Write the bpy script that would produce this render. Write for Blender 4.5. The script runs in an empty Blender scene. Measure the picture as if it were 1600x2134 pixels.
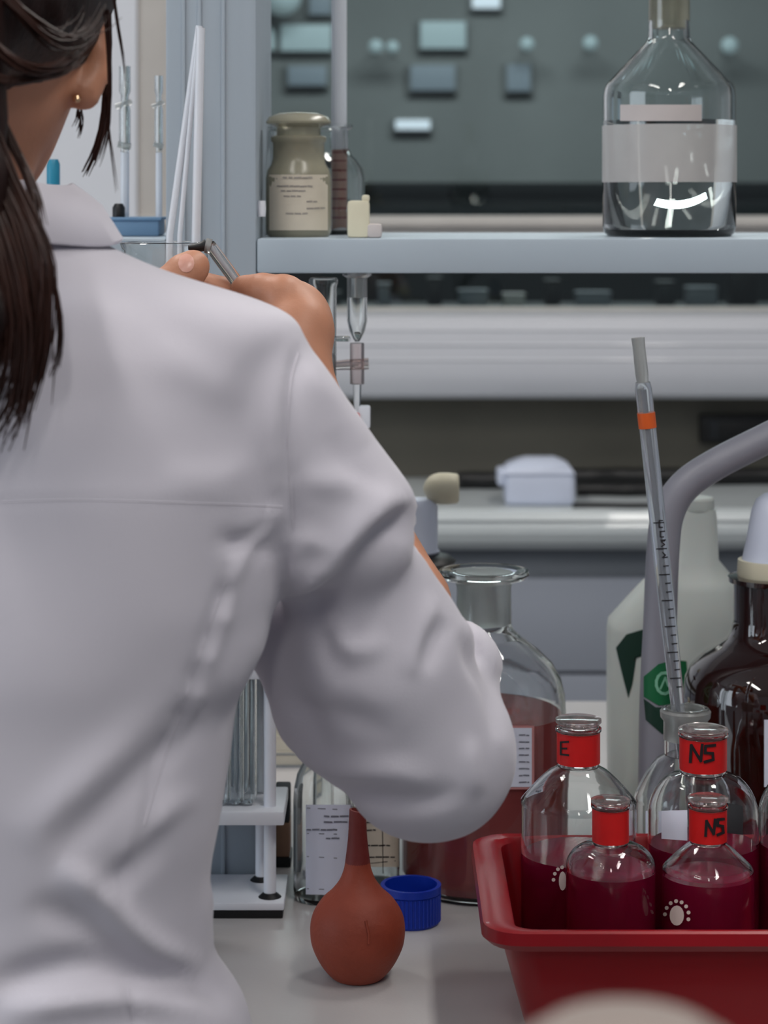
import bpy, bmesh, math, random
import numpy as np
from mathutils import Vector
from mathutils.bvhtree import BVHTree

random.seed(7)
rng = np.random.default_rng(7)
scene = bpy.context.scene
COL = scene.collection

# ------------------------------------------------------------------ camera
F, CX, HY, EYE = 4700.0, 800.0, 400.0, 1.42      # focal length in px, principal column, horizon row, eye height (m)
cam_d = bpy.data.cameras.new('camera')
cam = bpy.data.objects.new('camera', cam_d)
COL.objects.link(cam)
cam.location = (0, 0, EYE)
cam.rotation_euler = (math.pi / 2, 0, 0)
cam_d.sensor_fit = 'VERTICAL'
cam_d.sensor_height = 36.0
cam_d.lens = F * 36.0 / 2134.0
cam_d.shift_y = -(1067.0 - HY) / 2134.0
cam_d.clip_start = 0.05
cam_d.dof.use_dof = True
cam_d.dof.focus_distance = 1.45
cam_d.dof.aperture_fstop = 10.5
scene.camera = cam

# ------------------------------------------------------------------ world, lights, exposure
world = bpy.data.worlds.new('world')
scene.world = world
world.use_nodes = True
bg = world.node_tree.nodes['Background']
bg.inputs[0].default_value = (0.80, 0.88, 1.0, 1)
bg.inputs[1].default_value = 0.30

vs = scene.view_settings
vs.view_transform = 'Standard'
vs.look = 'None'
vs.gamma = 1.0
vs.use_curve_mapping = False
vs.exposure = -0.42


def area_light(name, loc, aim, sx, sy, power, col):
    ld = bpy.data.lights.new(name, 'AREA')
    ld.shape = 'RECTANGLE'
    ld.size, ld.size_y, ld.energy, ld.color = sx, sy, power, col
    o = bpy.data.objects.new(name, ld)
    COL.objects.link(o)
    o.location = loc
    o.rotation_euler = (Vector(aim) - Vector(loc)).to_track_quat('-Z', 'Y').to_euler()
    return o


area_light('daylight_side_window', (-2.85, 0.3, 1.75), (0.1, 1.5, 1.15), 1.8, 1.4, 38, (0.80, 0.90, 1.0))
LAMPS = [(-0.75, 0.35), (0.65, 0.35), (-0.75, 2.35), (0.65, 2.35), (-0.05, -1.3)]
for lx, ly in LAMPS:
    area_light('ceiling_lamp_light', (lx, ly, 2.735), (lx, ly, 0), 0.16, 1.15, 15, (1.0, 0.965, 0.92))
area_light('far_room_fill_light', (0.3, 5.6, 2.7), (0.3, 5.9, 0), 1.6, 0.5, 54, (0.93, 0.98, 1.0))  # added light without a fixture, brightens the room beyond the glass


# ------------------------------------------------------------------ materials
def srgb(r, g, b):
    return tuple(((c / 255) / 12.92 if c / 255 <= 0.04045 else ((c / 255 + 0.055) / 1.055) ** 2.4) for c in (r, g, b)) + (1.0,)


def mat(name, col, rough=0.5, metal=0.0, trans=0.0, ior=1.45, emit=0.0, spec=0.5, noise=0.0, nscale=20.0,
        bump=0.0, bscale=200.0, coat=0.0, sheen=0.0, sss=0.0, alpha=1.0, stretch=None):
    m = bpy.data.materials.new(name)
    m.use_nodes = True
    nt = m.node_tree
    b = nt.nodes['Principled BSDF']
    b.inputs['Base Color'].default_value = col
    b.inputs['Roughness'].default_value = rough
    b.inputs['Metallic'].default_value = metal
    b.inputs['IOR'].default_value = ior
    b.inputs['Transmission Weight'].default_value = trans
    b.inputs['Specular IOR Level'].default_value = spec
    b.inputs['Coat Weight'].default_value = coat
    b.inputs['Sheen Weight'].default_value = sheen
    b.inputs['Alpha'].default_value = alpha
    if sss:
        b.inputs['Subsurface Weight'].default_value = sss
        b.inputs['Subsurface Radius'].default_value = (0.012, 0.005, 0.003)
        b.inputs['Subsurface Scale'].default_value = 0.5
    if emit:
        b.inputs['Emission Color'].default_value = col
        b.inputs['Emission Strength'].default_value = emit
    if noise or bump:
        tc = nt.nodes.new('ShaderNodeTexCoord')
        mp = nt.nodes.new('ShaderNodeMapping')
        if stretch:
            mp.inputs['Scale'].default_value = stretch
        nt.links.new(tc.outputs['Object'], mp.inputs['Vector'])
    if noise:
        n = nt.nodes.new('ShaderNodeTexNoise')
        n.inputs['Scale'].default_value = nscale
        n.inputs['Detail'].default_value = 4
        nt.links.new(mp.outputs[0], n.inputs['Vector'])
        r = nt.nodes.new('ShaderNodeValToRGB')
        r.color_ramp.elements[0].position = 0.3
        r.color_ramp.elements[1].position = 0.72
        r.color_ramp.elements[0].color = tuple(max(0, c * (1 - noise)) for c in col[:3]) + (1,)
        r.color_ramp.elements[1].color = tuple(min(1, c * (1 + noise)) for c in col[:3]) + (1,)
        nt.links.new(n.outputs['Fac'], r.inputs['Fac'])
        nt.links.new(r.outputs['Color'], b.inputs['Base Color'])
    if bump:
        n2 = nt.nodes.new('ShaderNodeTexNoise')
        n2.inputs['Scale'].default_value = bscale
        n2.inputs['Detail'].default_value = 3
        nt.links.new(mp.outputs[0], n2.inputs['Vector'])
        bp = nt.nodes.new('ShaderNodeBump')
        bp.inputs['Strength'].default_value = bump
        bp.inputs['Distance'].default_value = 0.002
        nt.links.new(n2.outputs['Fac'], bp.inputs['Height'])
        nt.links.new(bp.outputs[0], b.inputs['Normal'])
    return m


M = dict(
    wall=mat('painted_wall', srgb(214, 216, 222), 0.7, noise=0.03, nscale=3),
    wall_dark=mat('dark_olive_wall', srgb(98, 95, 86), 0.75, noise=0.12, nscale=5),
    ceiling=mat('ceiling_paint', srgb(225, 225, 225), 0.8, noise=0.02, nscale=4),
    floor=mat('vinyl_floor', srgb(120, 118, 115), 0.5, noise=0.1, nscale=8),
    far_wall=mat('far_room_wall', srgb(132, 134, 133), 0.8, noise=0.22, nscale=1.3),
    far_dark=mat('far_room_dark_counter', srgb(34, 38, 40), 0.5, noise=0.3, nscale=3),
    frame=mat('window_frame_paint', srgb(186, 181, 176), 0.5, noise=0.05, nscale=12),
    trunk=mat('white_plastic_trunking', srgb(198, 199, 205), 0.4, noise=0.015, nscale=4, coat=0.15),
    benchwhite=mat('pale_laminate', srgb(192, 198, 200), 0.3, noise=0.03, nscale=6, coat=0.3),
    drawer=mat('grey_blue_drawer_paint', srgb(150, 155, 166), 0.5, noise=0.03, nscale=3),
    recess=mat('grey_recess', srgb(128, 132, 138), 0.6, noise=0.05, nscale=6),
    dark=mat('dark_gap', srgb(40, 42, 46), 0.7, noise=0.1),
    worktop=mat('grey_worktop', srgb(182, 179, 179), 0.33, noise=0.05, nscale=9, bump=0.05, bscale=400),
    shelf=mat('grey_blue_powder_coat', srgb(168, 180, 190), 0.42, noise=0.03, nscale=7),
    post=mat('grey_upright_paint', srgb(160, 171, 181), 0.45, noise=0.04, nscale=4, stretch=(14, 14, 0.6)),
    black=mat('black_plastic', srgb(14, 14, 16), 0.45, noise=0.2),
    white=mat('white_plastic', srgb(225, 228, 236), 0.4, noise=0.02),
    palebox=mat('pale_blue_plastic', srgb(203, 210, 228), 0.42, noise=0.02),
    cream=mat('cream_plastic', srgb(214, 208, 184), 0.5, noise=0.05, nscale=30),
    beige=mat('beige_plastic', srgb(126, 114, 108), 0.55, noise=0.05, nscale=8),
    stopper=mat('stopper_glass', srgb(240, 226, 224), 0.12, trans=0.93, ior=1.45),
    pipglass=mat('pipette_glass', srgb(232, 238, 245), 0.06, trans=0.84, ior=1.45),
    bore=mat('dark_bore', srgb(84, 90, 100), 0.5),
    glass=mat('clear_glass', (0.965, 0.985, 0.98, 1), 0.0, trans=1.0, ior=1.45),
    oldglass=mat('dusty_glass', srgb(190, 186, 165), 0.25, trans=0.55, ior=1.45, noise=0.08, nscale=40),
    frost=mat('ground_glass', srgb(222, 224, 222), 0.3, trans=0.8, ior=1.45, noise=0.08, nscale=60),
    amber=mat('amber_glass', srgb(34, 9, 5), 0.03, trans=0.08, ior=1.5, coat=1.0),
    water=mat('clear_liquid', (0.96, 0.985, 0.98, 1), 0.0, trans=1.0, ior=1.33),
    maroon=mat('maroon_liquid', srgb(152, 20, 64), 0.08, trans=0.3, ior=1.34, noise=0.12, nscale=25),
    pink=mat('brick_red_liquid', srgb(176, 88, 88), 0.12, trans=0.2, ior=1.34, noise=0.06, nscale=10),
    powder=mat('yellowish_powder', srgb(196, 190, 168), 0.9, noise=0.1, nscale=60),
    rubber=mat('terracotta_rubber', srgb(142, 62, 42), 0.62, noise=0.13, nscale=28, bump=0.25, bscale=260),
    rubber_neck=mat('dark_terracotta_rubber', srgb(104, 36, 32), 0.6, noise=0.1, nscale=30, bump=0.2, bscale=260),
    blue=mat('royal_blue_plastic', srgb(16, 52, 168), 0.35, noise=0.06, nscale=30),
    tray=mat('red_plastic_tray', srgb(142, 2, 18), 0.33, noise=0.06, nscale=9, spec=0.4, coat=0.1),
    redtape=mat('red_label_tape', srgb(205, 22, 22), 0.45, noise=0.06, nscale=60),
    paper=mat('label_paper', srgb(214, 219, 236), 0.7, noise=0.02, nscale=40),
    beigepaper=mat('aged_label_paper', srgb(205, 196, 180), 0.75, noise=0.06, nscale=40),
    band=mat('translucent_label_band', srgb(196, 192, 190), 0.6, noise=0.05, nscale=30, alpha=0.72),
    oldink=mat('faded_print', srgb(150, 144, 138), 0.7),
    rosepaper=mat('rose_label_border', srgb(190, 130, 130), 0.7),
    greypaper=mat('rosy_grey_label_paper', srgb(190, 182, 180), 0.7, noise=0.05, nscale=40),
    ink=mat('black_ink', srgb(24, 20, 24), 0.6),
    greyink=mat('grey_print', srgb(110, 112, 126), 0.7),
    mark=mat('white_enamel_mark', srgb(226, 214, 208), 0.5),
    orange=mat('orange_enamel_band', srgb(212, 92, 34), 0.4),
    green=mat('green_label_print', srgb(20, 96, 58), 0.45, noise=0.08, nscale=40),
    darkgreen=mat('dark_green_label_print', srgb(22, 52, 42), 0.45),
    palegreen=mat('pale_green_print', srgb(120, 178, 150), 0.5),
    hdpe=mat('translucent_white_plastic', srgb(196, 202, 198), 0.42, noise=0.03, nscale=8, sss=0.15),
    greypipe=mat('grey_pipe_paint', srgb(134, 134, 144), 0.4, noise=0.03, nscale=10),
    brownglass=mat('brown_tinted_liquid', srgb(140, 108, 96), 0.4, noise=0.1, nscale=60),
    frosttube=mat('milky_glass', srgb(236, 240, 247), 0.15, trans=0.3, ior=1.45),
    bluetray=mat('slate_blue_plastic', srgb(110, 142, 172), 0.45, noise=0.05, nscale=20),
    teal=mat('teal_plastic', srgb(36, 128, 156), 0.4),
    skin=mat('skin', srgb(188, 132, 104), 0.5, noise=0.07, nscale=45, sss=0.12, bump=0.1, bscale=350),
    nail=mat('fingernail', srgb(212, 158, 142), 0.3),
    hair=mat('dark_brown_hair', srgb(32, 14, 11), 0.48, spec=0.3, noise=0.55, nscale=9, stretch=(22, 22, 1.2), bump=0.6, bscale=30),
    strand=mat('brown_hair_strand', srgb(46, 23, 16), 0.42, spec=0.35, noise=0.4, nscale=14, stretch=(10, 10, 1)),
    coat=mat('white_cotton', srgb(203, 199, 209), 0.85, noise=0.015, nscale=12, bump=0.08, bscale=900, sheen=0.25),
    seam=mat('cotton_seam', srgb(201, 197, 206), 0.85),
    trousers=mat('dark_trousers', srgb(38, 42, 54), 0.85, noise=0.1, nscale=30),
    shoe=mat('white_shoe', srgb(200, 200, 200), 0.5, noise=0.04),
    steel=mat('brushed_steel', srgb(170, 172, 176), 0.35, metal=0.9, noise=0.06, nscale=30),
    gold=mat('gold_stud', srgb(222, 186, 150), 0.25, metal=0.9),
    brownbox=mat('brown_card', srgb(128, 98, 80), 0.7, noise=0.08),
    lamp=mat('lamp_diffuser', (1.0, 0.97, 0.93, 1), 0.5, emit=9.0),
    farlit=mat('lamp_reflection_pale_cyan', srgb(174, 190, 194), 0.5, emit=0.40),  # glowing colours that stand in for lamp reflections in the window
    reflect_blue_grey=mat('lamp_reflection_blue_grey', srgb(130, 140, 150), 0.5, emit=0.32),
    reflect_white=mat('lamp_reflection_white', srgb(224, 230, 240), 0.5, emit=0.85),
)
# window panes: thin glass (see-through with a faint sheen)
pm = bpy.data.materials.new('window_glass')
pm.use_nodes = True
_nt = pm.node_tree
_nt.nodes.clear()
_o = _nt.nodes.new('ShaderNodeOutputMaterial')
_t = _nt.nodes.new('ShaderNodeBsdfTransparent')
_t.inputs[0].default_value = (0.80, 0.86, 0.86, 1)
_g = _nt.nodes.new('ShaderNodeBsdfGlossy')
_g.inputs['Roughness'].default_value = 0.02
_f = _nt.nodes.new('ShaderNodeFresnel')
_f.inputs[0].default_value = 1.5
_x = _nt.nodes.new('ShaderNodeMixShader')
_nt.links.new(_f.outputs[0], _x.inputs[0])
_nt.links.new(_t.outputs[0], _x.inputs[1])
_nt.links.new(_g.outputs[0], _x.inputs[2])
_nt.links.new(_x.outputs[0], _o.inputs[0])
M['pane'] = pm


# ------------------------------------------------------------------ helpers
def P(px, py, d):
    return Vector(((px - CX) * d / F, d, EYE - (py - HY) * d / F))


def SX(n, d):            # pixels -> metres at distance d
    return n * d / F


def ZP(py, d):
    return EYE - (py - HY) * d / F


def wloc(o):
    v = Vector((0, 0, 0))
    while o is not None:
        v += Vector(o.location)
        o = o.parent
    return v


def thing(name, label, cat, loc, group=None):
    o = bpy.data.objects.new(name, None)
    COL.objects.link(o)
    o.location = loc
    o.empty_display_size = 0.02
    o['label'] = label
    o['category'] = cat
    if group:
        o['group'] = group
    return o


def tag(o, label, cat, group=None):
    o['label'] = label
    o['category'] = cat
    if group:
        o['group'] = group
    return o


def mk(name, verts, faces, m, parent=None, sharp=35, kind=None, smooth=True):
    """mesh object from world-space vertices"""
    v = np.asarray(verts, dtype=np.float64).reshape(-1, 3)
    if parent is None:
        base = np.array([(v[:, 0].min() + v[:, 0].max()) / 2, (v[:, 1].min() + v[:, 1].max()) / 2, v[:, 2].min()])
        loc = base
    else:
        base = np.array(wloc(parent))
        loc = (0, 0, 0)
    me = bpy.data.meshes.new(name)
    me.from_pydata((v - base).tolist(), [], [tuple(int(i) for i in f) for f in faces])
    me.validate()
    if smooth:
        me.polygons.foreach_set('use_smooth', [True] * len(me.polygons))
        if sharp:
            me.set_sharp_from_angle(angle=math.radians(sharp))
    me.materials.append(M[m] if isinstance(m, str) else m)
    me.update()
    o = bpy.data.objects.new(name, me)
    COL.objects.link(o)
    o.location = loc
    if parent is not None:
        o.parent = parent
    if kind:
        o['kind'] = kind
    return o


def box_vf(x0, x1, y0, y1, z0, z1, bev=0.0, seg=2):
    bm = bmesh.new()
    bmesh.ops.create_cube(bm, size=1)
    for v in bm.verts:
        v.co = Vector(((x0 + x1) / 2 + v.co.x * (x1 - x0), (y0 + y1) / 2 + v.co.y * (y1 - y0), (z0 + z1) / 2 + v.co.z * (z1 - z0)))
    if bev:
        bmesh.ops.bevel(bm, geom=list(bm.edges), offset=bev, segments=seg, profile=0.6, affect='EDGES')
    bm.verts.index_update()
    vs_ = [tuple(v.co) for v in bm.verts]
    fs_ = [tuple(v.index for v in f.verts) for f in bm.faces]
    bm.free()
    return vs_, fs_


def box(name, x0, x1, y0, y1, z0, z1, m, parent=None, bev=0.0, seg=2, kind=None):
    v, f = box_vf(x0, x1, y0, y1, z0, z1, bev, seg)
    return mk(name, v, f, m, parent, 50, kind)


def merge(parts):
    V, Fc = [], []
    for v, f in parts:
        n = len(V)
        V += [tuple(p) for p in v]
        Fc += [tuple(i + n for i in q) for q in f]
    return V, Fc


def lathe_vf(prof, c, n=48, closed=False):
    """prof: list of (r, z) world z; c: (x, y) axis. closed joins last to first (solid of revolution shell)"""
    V, Fc = [], []
    rows = []
    for r, z in prof:
        if r < 1e-6:
            rows.append([len(V)])
            V.append((c[0], c[1], z))
        else:
            rows.append(list(range(len(V), len(V) + n)))
            for i in range(n):
                a = 2 * math.pi * i / n
                V.append((c[0] + r * math.cos(a), c[1] + r * math.sin(a), z))
    pairs = list(zip(rows[:-1], rows[1:]))
    if closed:
        pairs.append((rows[-1], rows[0]))
    for a, b in pairs:
        if len(a) == 1 and len(b) == 1:
            continue
        for i in range(n):
            j = (i + 1) % n
            if len(a) == 1:
                Fc.append((a[0], b[j], b[i]))
            elif len(b) == 1:
                Fc.append((a[i], a[j], b[0]))
            else:
                Fc.append((a[i], a[j], b[j], b[i]))
    return V, Fc


def lathe(name, prof, c, m, parent=None, n=48, closed=False, sharp=40):
    v, f = lathe_vf(prof, c, n, closed)
    return mk(name, v, f, m, parent, sharp)


def smooth_prof(pts, sub=5):
    """Catmull-Rom through (r, z) points"""
    out = []
    n = len(pts)
    for i in range(n - 1):
        p0, p1, p2, p3 = pts[max(i - 1, 0)], pts[i], pts[i + 1], pts[min(i + 2, n - 1)]
        for s in range(sub):
            t = s / sub
            out.append(tuple(0.5 * ((2 * p1[k]) + (-p0[k] + p2[k]) * t + (2 * p0[k] - 5 * p1[k] + 4 * p2[k] - p3[k]) * t * t
                                    + (-p0[k] + 3 * p1[k] - 3 * p2[k] + p3[k]) * t ** 3) for k in range(len(p1))))
    out.append(tuple(pts[-1]))
    return out


def tube_vf(pts, rad, n=12, cap=True):
    pts = [Vector(p) for p in pts]
    if not isinstance(rad, (list, tuple)):
        rad = [rad] * len(pts)
    V, Fc = [], []
    t0 = (pts[1] - pts[0]).normalized()
    up = Vector((0, 0, 1)) if abs(t0.z) < 0.9 else Vector((0, 1, 0))
    a = t0.cross(up).normalized()
    for i, p in enumerate(pts):
        t = (pts[min(i + 1, len(pts) - 1)] - pts[max(i - 1, 0)]).normalized()
        a = (a - t * a.dot(t)).normalized()
        b = t.cross(a)
        for k in range(n):
            th = 2 * math.pi * k / n
            V.append(tuple(p + (a * math.cos(th) + b * math.sin(th)) * rad[i]))
    for i in range(len(pts) - 1):
        for k in range(n):
            l = (k + 1) % n
            Fc.append((i * n + k, i * n + l, (i + 1) * n + l, (i + 1) * n + k))
    if cap:
        Fc.append(tuple(range(n - 1, -1, -1)))
        Fc.append(tuple((len(pts) - 1) * n + k for k in range(n)))
    return V, Fc


def tube(name, pts, rad, m, parent=None, n=12, sharp=50):
    v, f = tube_vf(pts, rad, n)
    return mk(name, v, f, m, parent, sharp)


def extrude_x(name, prof, x0, x1, m, parent=None, sharp=25, kind=None):
    """prof: closed outline of (y, z)"""
    n = len(prof)
    V = [(x0, y, z) for y, z in prof] + [(x1, y, z) for y, z in prof]
    Fc = [(i, (i + 1) % n, n + (i + 1) % n, n + i) for i in range(n)]
    Fc += [tuple(range(n - 1, -1, -1)), tuple(range(n, 2 * n))]
    return mk(name, V, Fc, m, parent, sharp, kind)


def bvh_of(objs):
    V, Fc = [], []
    for o in objs:
        base = wloc(o)
        n = len(V)
        V += [tuple(v.co + base) for v in o.data.vertices]
        Fc += [tuple(i + n for i in p.vertices) for p in o.data.polygons]
    return BVHTree.FromPolygons(V, Fc)


EYEV = Vector((0, 0, EYE))


def hit(bvh, px, py, eps):
    d = P(px, py, 1.0) - EYEV
    d.normalize()
    h = bvh.ray_cast(EYEV, d)
    if h[0] is None:
        return None
    return h[0] - d * eps


def decal_quad(bvh, q, eps=0.0005, nu=12, nv=4):
    """q: four pixel corners tl, tr, br, bl laid on the surface"""
    V, Fc = [], []
    ids = {}
    for j in range(nv + 1):
        for i in range(nu + 1):
            u, v = i / nu, j / nv
            x = (q[0][0] * (1 - u) + q[1][0] * u) * (1 - v) + (q[3][0] * (1 - u) + q[2][0] * u) * v
            y = (q[0][1] * (1 - u) + q[1][1] * u) * (1 - v) + (q[3][1] * (1 - u) + q[2][1] * u) * v
            h = hit(bvh, x, y, eps)
            if h is not None:
                ids[i, j] = len(V)
                V.append(tuple(h))
    for j in range(nv):
        for i in range(nu):
            k = [(i, j), (i, j + 1), (i + 1, j + 1), (i + 1, j)]
            if all(a in ids for a in k):
                Fc.append(tuple(ids[a] for a in k))
    return V, Fc


def decal_poly(bvh, pts, eps=0.0005, rings=5):
    cx = sum(p[0] for p in pts) / len(pts)
    cy = sum(p[1] for p in pts) / len(pts)
    dense = []
    for i in range(len(pts)):
        a, b = pts[i], pts[(i + 1) % len(pts)]
        for s in range(4):
            dense.append((a[0] + (b[0] - a[0]) * s / 4, a[1] + (b[1] - a[1]) * s / 4))
    n = len(dense)
    V, Fc = [], []
    h = hit(bvh, cx, cy, eps)
    if h is None:
        return [], []
    V.append(tuple(h))
    last = h
    for r in range(1, rings + 1):
        for p in dense:
            h = hit(bvh, cx + (p[0] - cx) * r / rings, cy + (p[1] - cy) * r / rings, eps)
            if h is None:
                h = last
            last = h
            V.append(tuple(h))
    for i in range(n):
        j = (i + 1) % n
        Fc.append((0, 1 + i, 1 + j))
        for r in range(rings - 1):
            Fc.append((1 + r * n + i, 1 + (r + 1) * n + i, 1 + (r + 1) * n + j, 1 + r * n + j))
    return V, Fc


def stroke(bvh, pts, w, eps=0.0008):
    parts = []
    for a, b in zip(pts[:-1], pts[1:]):
        dx, dy = b[0] - a[0], b[1] - a[1]
        L = math.hypot(dx, dy) or 1
        nx, ny = -dy / L * w / 2, dx / L * w / 2
        ex, ey = dx / L * w * 0.35, dy / L * w * 0.35
        q = [(a[0] - ex + nx, a[1] - ey + ny), (b[0] + ex + nx, b[1] + ey + ny), (b[0] + ex - nx, b[1] + ey - ny), (a[0] - ex - nx, a[1] - ey - ny)]
        parts.append(decal_quad(bvh, q, eps, 3, 1))
    return merge(parts)


def put(name, vf, m, parent):
    if vf[1]:
        return mk(name, vf[0], vf[1], m, parent, 0)


def print_lines(bvh, rows, w, eps=0.0009):
    """rows: (y, x0, x1): broken dashes like small print"""
    parts = []
    for y, x0, x1 in rows:
        x = x0
        while x < x1:
            l = random.uniform(6, 16)
            parts.append(stroke(bvh, [(x, y + random.uniform(-0.6, 0.6)), (min(x + l, x1), y + random.uniform(-0.6, 0.6))], w, eps))
            x += l + random.uniform(2, 5)
    return merge(parts)


def pxprof(pts, d):
    """(half width px, row px) -> (r, z) at distance d"""
    return [(SX(hw, d), ZP(y, d)) for hw, y in pts]


def shell(outer, wall, floor_t):
    """closed lathe profile: outer from bottom centre to the top rim, then the inner wall back down"""
    inner = [(max(r - wall, 0.0004), z) for r, z in outer if r > 1e-6]
    zb = outer[0][1] + floor_t
    inner = [(r, z) for r, z in inner if z > zb + 1e-5]
    inner[-1] = (inner[-1][0], outer[-1][1])
    rb = inner[0][0]
    return list(outer) + inner[::-1] + [(rb, zb), (0, zb)]


# ------------------------------------------------------------------ the room
ZT = 0.897                      # height of the bench top
WY = 3.85                       # wall with the glazing
box('floor', -3.0, 3.0, -3.0, 7.2, -0.06, 0.0, 'floor', kind='structure')
box('ceiling', -3.0, 3.0, -3.0, 7.2, 2.80, 2.86, 'ceiling', kind='structure')
box('wall_right', 3.0, 3.08, -3.0, 7.2, 0.0, 2.8, 'wall', kind='structure')
wl = box('wall_left', -3.08, -3.0, 1.2, 7.2, 0.0, 2.8, 'wall', kind='structure')
# glazed partition wall: dado below, pier on the left, glazing to the right
box('wall_back', -3.0, 3.0, WY, WY + 0.10, 0.0, 1.205, 'wall_dark', kind='structure')
box('wall_back_pier', -3.0, -0.42, WY - 0.02, WY + 0.10, 1.205, 2.8, 'wall', kind='structure')
box('wall_far_room', -3.0, 3.0, 7.1, 7.2, 0.0, 2.8, 'far_wall', kind='structure')
win = bpy.data.objects.new('window_1', None)
COL.objects.link(win)
win.location = (0.8, WY, 1.205)
win['kind'] = 'structure'
zb0, zb1 = ZP(655, WY), ZP(641, WY)
zt0, zt1 = ZP(496, WY), ZP(450, WY)
box('bottom_rail', -0.42, 3.0, WY - 0.01, WY + 0.06, 1.205, zb1, 'frame', win, 0.003)
box('middle_rail', -0.42, 3.0, WY - 0.03, WY + 0.06, zt0, zt1, 'frame', win, 0.004)
box('rail_lip', -0.42, 3.0, WY - 0.045, WY - 0.028, zt1 - 0.018, zt1 - 0.006, 'frame', win, 0.003)
box('side_rail', -0.42, -0.36, WY - 0.01, WY + 0.06, 1.205, 2.8, 'frame', win, 0.003)
box('glazing_bar', 0.96, 1.0, WY - 0.01, WY + 0.06, zt1, 2.8, 'frame', win, 0.003)
for x0, x1, z0, z1 in ((-0.36, 0.96, zt1, 2.8), (1.0, 3.0, zt1, 2.8), (-0.36, 3.0, zb1, zt0)):
    box('pane', x0, x1, WY + 0.02, WY + 0.024, z0, z1, 'pane', win)

# white cable trunking under the glazing, with moulded ridges
TY = 3.70
tz = lambda y: ZP(y, TY)
prof = [(WY - 0.024, tz(656)), (TY + 0.05, tz(656)), (TY + 0.022, tz(659)), (TY + 0.010, tz(668)), (TY + 0.005, tz(686)), (TY + 0.0042, tz(689)), (TY + 0.0055, tz(692)),
        (TY + 0.003, tz(716)), (TY + 0.0016, tz(719)), (TY + 0.0034, tz(723)), (TY + 0.0018, tz(748)), (TY + 0.0006, tz(751)), (TY + 0.0022, tz(755)),
        (TY + 0.002, tz(778)), (TY + 0.006, tz(802)), (TY + 0.015, tz(824)), (TY + 0.03, tz(834)), (TY + 0.06, tz(837)), (WY - 0.024, tz(837))]
t = extrude_x('cable_trunking', prof[::-1], -2.9, 2.9, 'trunk', None, 20)
tag(t, 'long white ridged cable trunking running below the glazing', 'trunking')

# ceiling lamps (out of the frame; they light the room)
for lx, ly in LAMPS:
    t = thing('ceiling_lamp', 'long fluorescent ceiling lamp above the lab', 'lamp', (lx, ly, 2.745), 'ceiling lamps')
    box('housing', lx - 0.10, lx + 0.10, ly - 0.62, ly + 0.62, 2.755, 2.80, 'white', t, 0.004)
    box('diffuser', lx - 0.08, lx + 0.08, ly - 0.6, ly + 0.6, 2.745, 2.757, 'lamp', t, 0.003)

# ------------------------------------------------------------------ the room beyond the glass
FD = 5.2
zt_ = ZP(380, FD)
t = thing('dark_counter', 'dark high counter beyond the glass', 'counter', (0.4, FD + 0.3, 0))
box('top', -2.4, 2.8, FD - 0.02, FD + 0.62, zt_ - 0.03, zt_, 'far_dark', t, 0.004)
box('body', -2.35, 2.75, FD, FD + 0.6, 0.0, zt_ - 0.03, 'far_dark', t)
PD = 7.06


def reflection_panel(name, x0, y0, x1, y1, m, label, cat, group):  # glowing panel added in place of a lamp reflection on the glazing
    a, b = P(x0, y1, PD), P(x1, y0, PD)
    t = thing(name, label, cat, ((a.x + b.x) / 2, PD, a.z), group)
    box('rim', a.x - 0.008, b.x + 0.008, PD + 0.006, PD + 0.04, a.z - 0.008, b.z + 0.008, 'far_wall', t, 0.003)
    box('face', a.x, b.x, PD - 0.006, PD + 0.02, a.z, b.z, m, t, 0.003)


g = 'glowing panels standing in for lamp reflections in the glazing'
reflection_panel('lamp_reflection_panel', 585, 52, 690, 106, 'farlit', 'wide pale cyan panel standing in for a lamp reflection above the stoppered jar', 'panel', g)
reflection_panel('lamp_reflection_panel', 490, 60, 572, 104, 'farlit', 'pale cyan panel standing in for a lamp reflection partly behind the grey upright', 'panel', g)
reflection_panel('lamp_reflection_panel', 645, -20, 690, 30, 'reflect_blue_grey', 'blue grey panel standing in for a lamp reflection above the wide cyan one', 'panel', g)
reflection_panel('lamp_reflection_panel', 876, 45, 970, 101, 'farlit', 'large pale cyan panel standing in for a lamp reflection between tube and clear bottle', 'panel', g)
reflection_panel('lamp_reflection_panel', 855, 136, 948, 188, 'reflect_blue_grey', 'dim blue grey panel standing in for a reflection directly under the large pale cyan one', 'panel', g)
reflection_panel('lamp_reflection_panel', 1056, 134, 1105, 190, 'reflect_blue_grey', 'narrow upright grey panel standing in for a reflection in the glazing', 'panel', g)
reflection_panel('lamp_reflection_panel', 600, 138, 680, 178, 'reflect_blue_grey', 'dim blue grey panel standing in for a reflection just above the stoppered jar', 'panel', g)
reflection_panel('lamp_reflection_panel', 824, 250, 896, 270, 'reflect_white', 'bright flat white strip standing in for a lamp reflection low in the glazing', 'lamp', g)
reflection_panel('lamp_reflection_panel', 984, -10, 1042, 17, 'reflect_white', 'white panel standing in for a lamp reflection at the top of the glazing', 'lamp', g)
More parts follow.
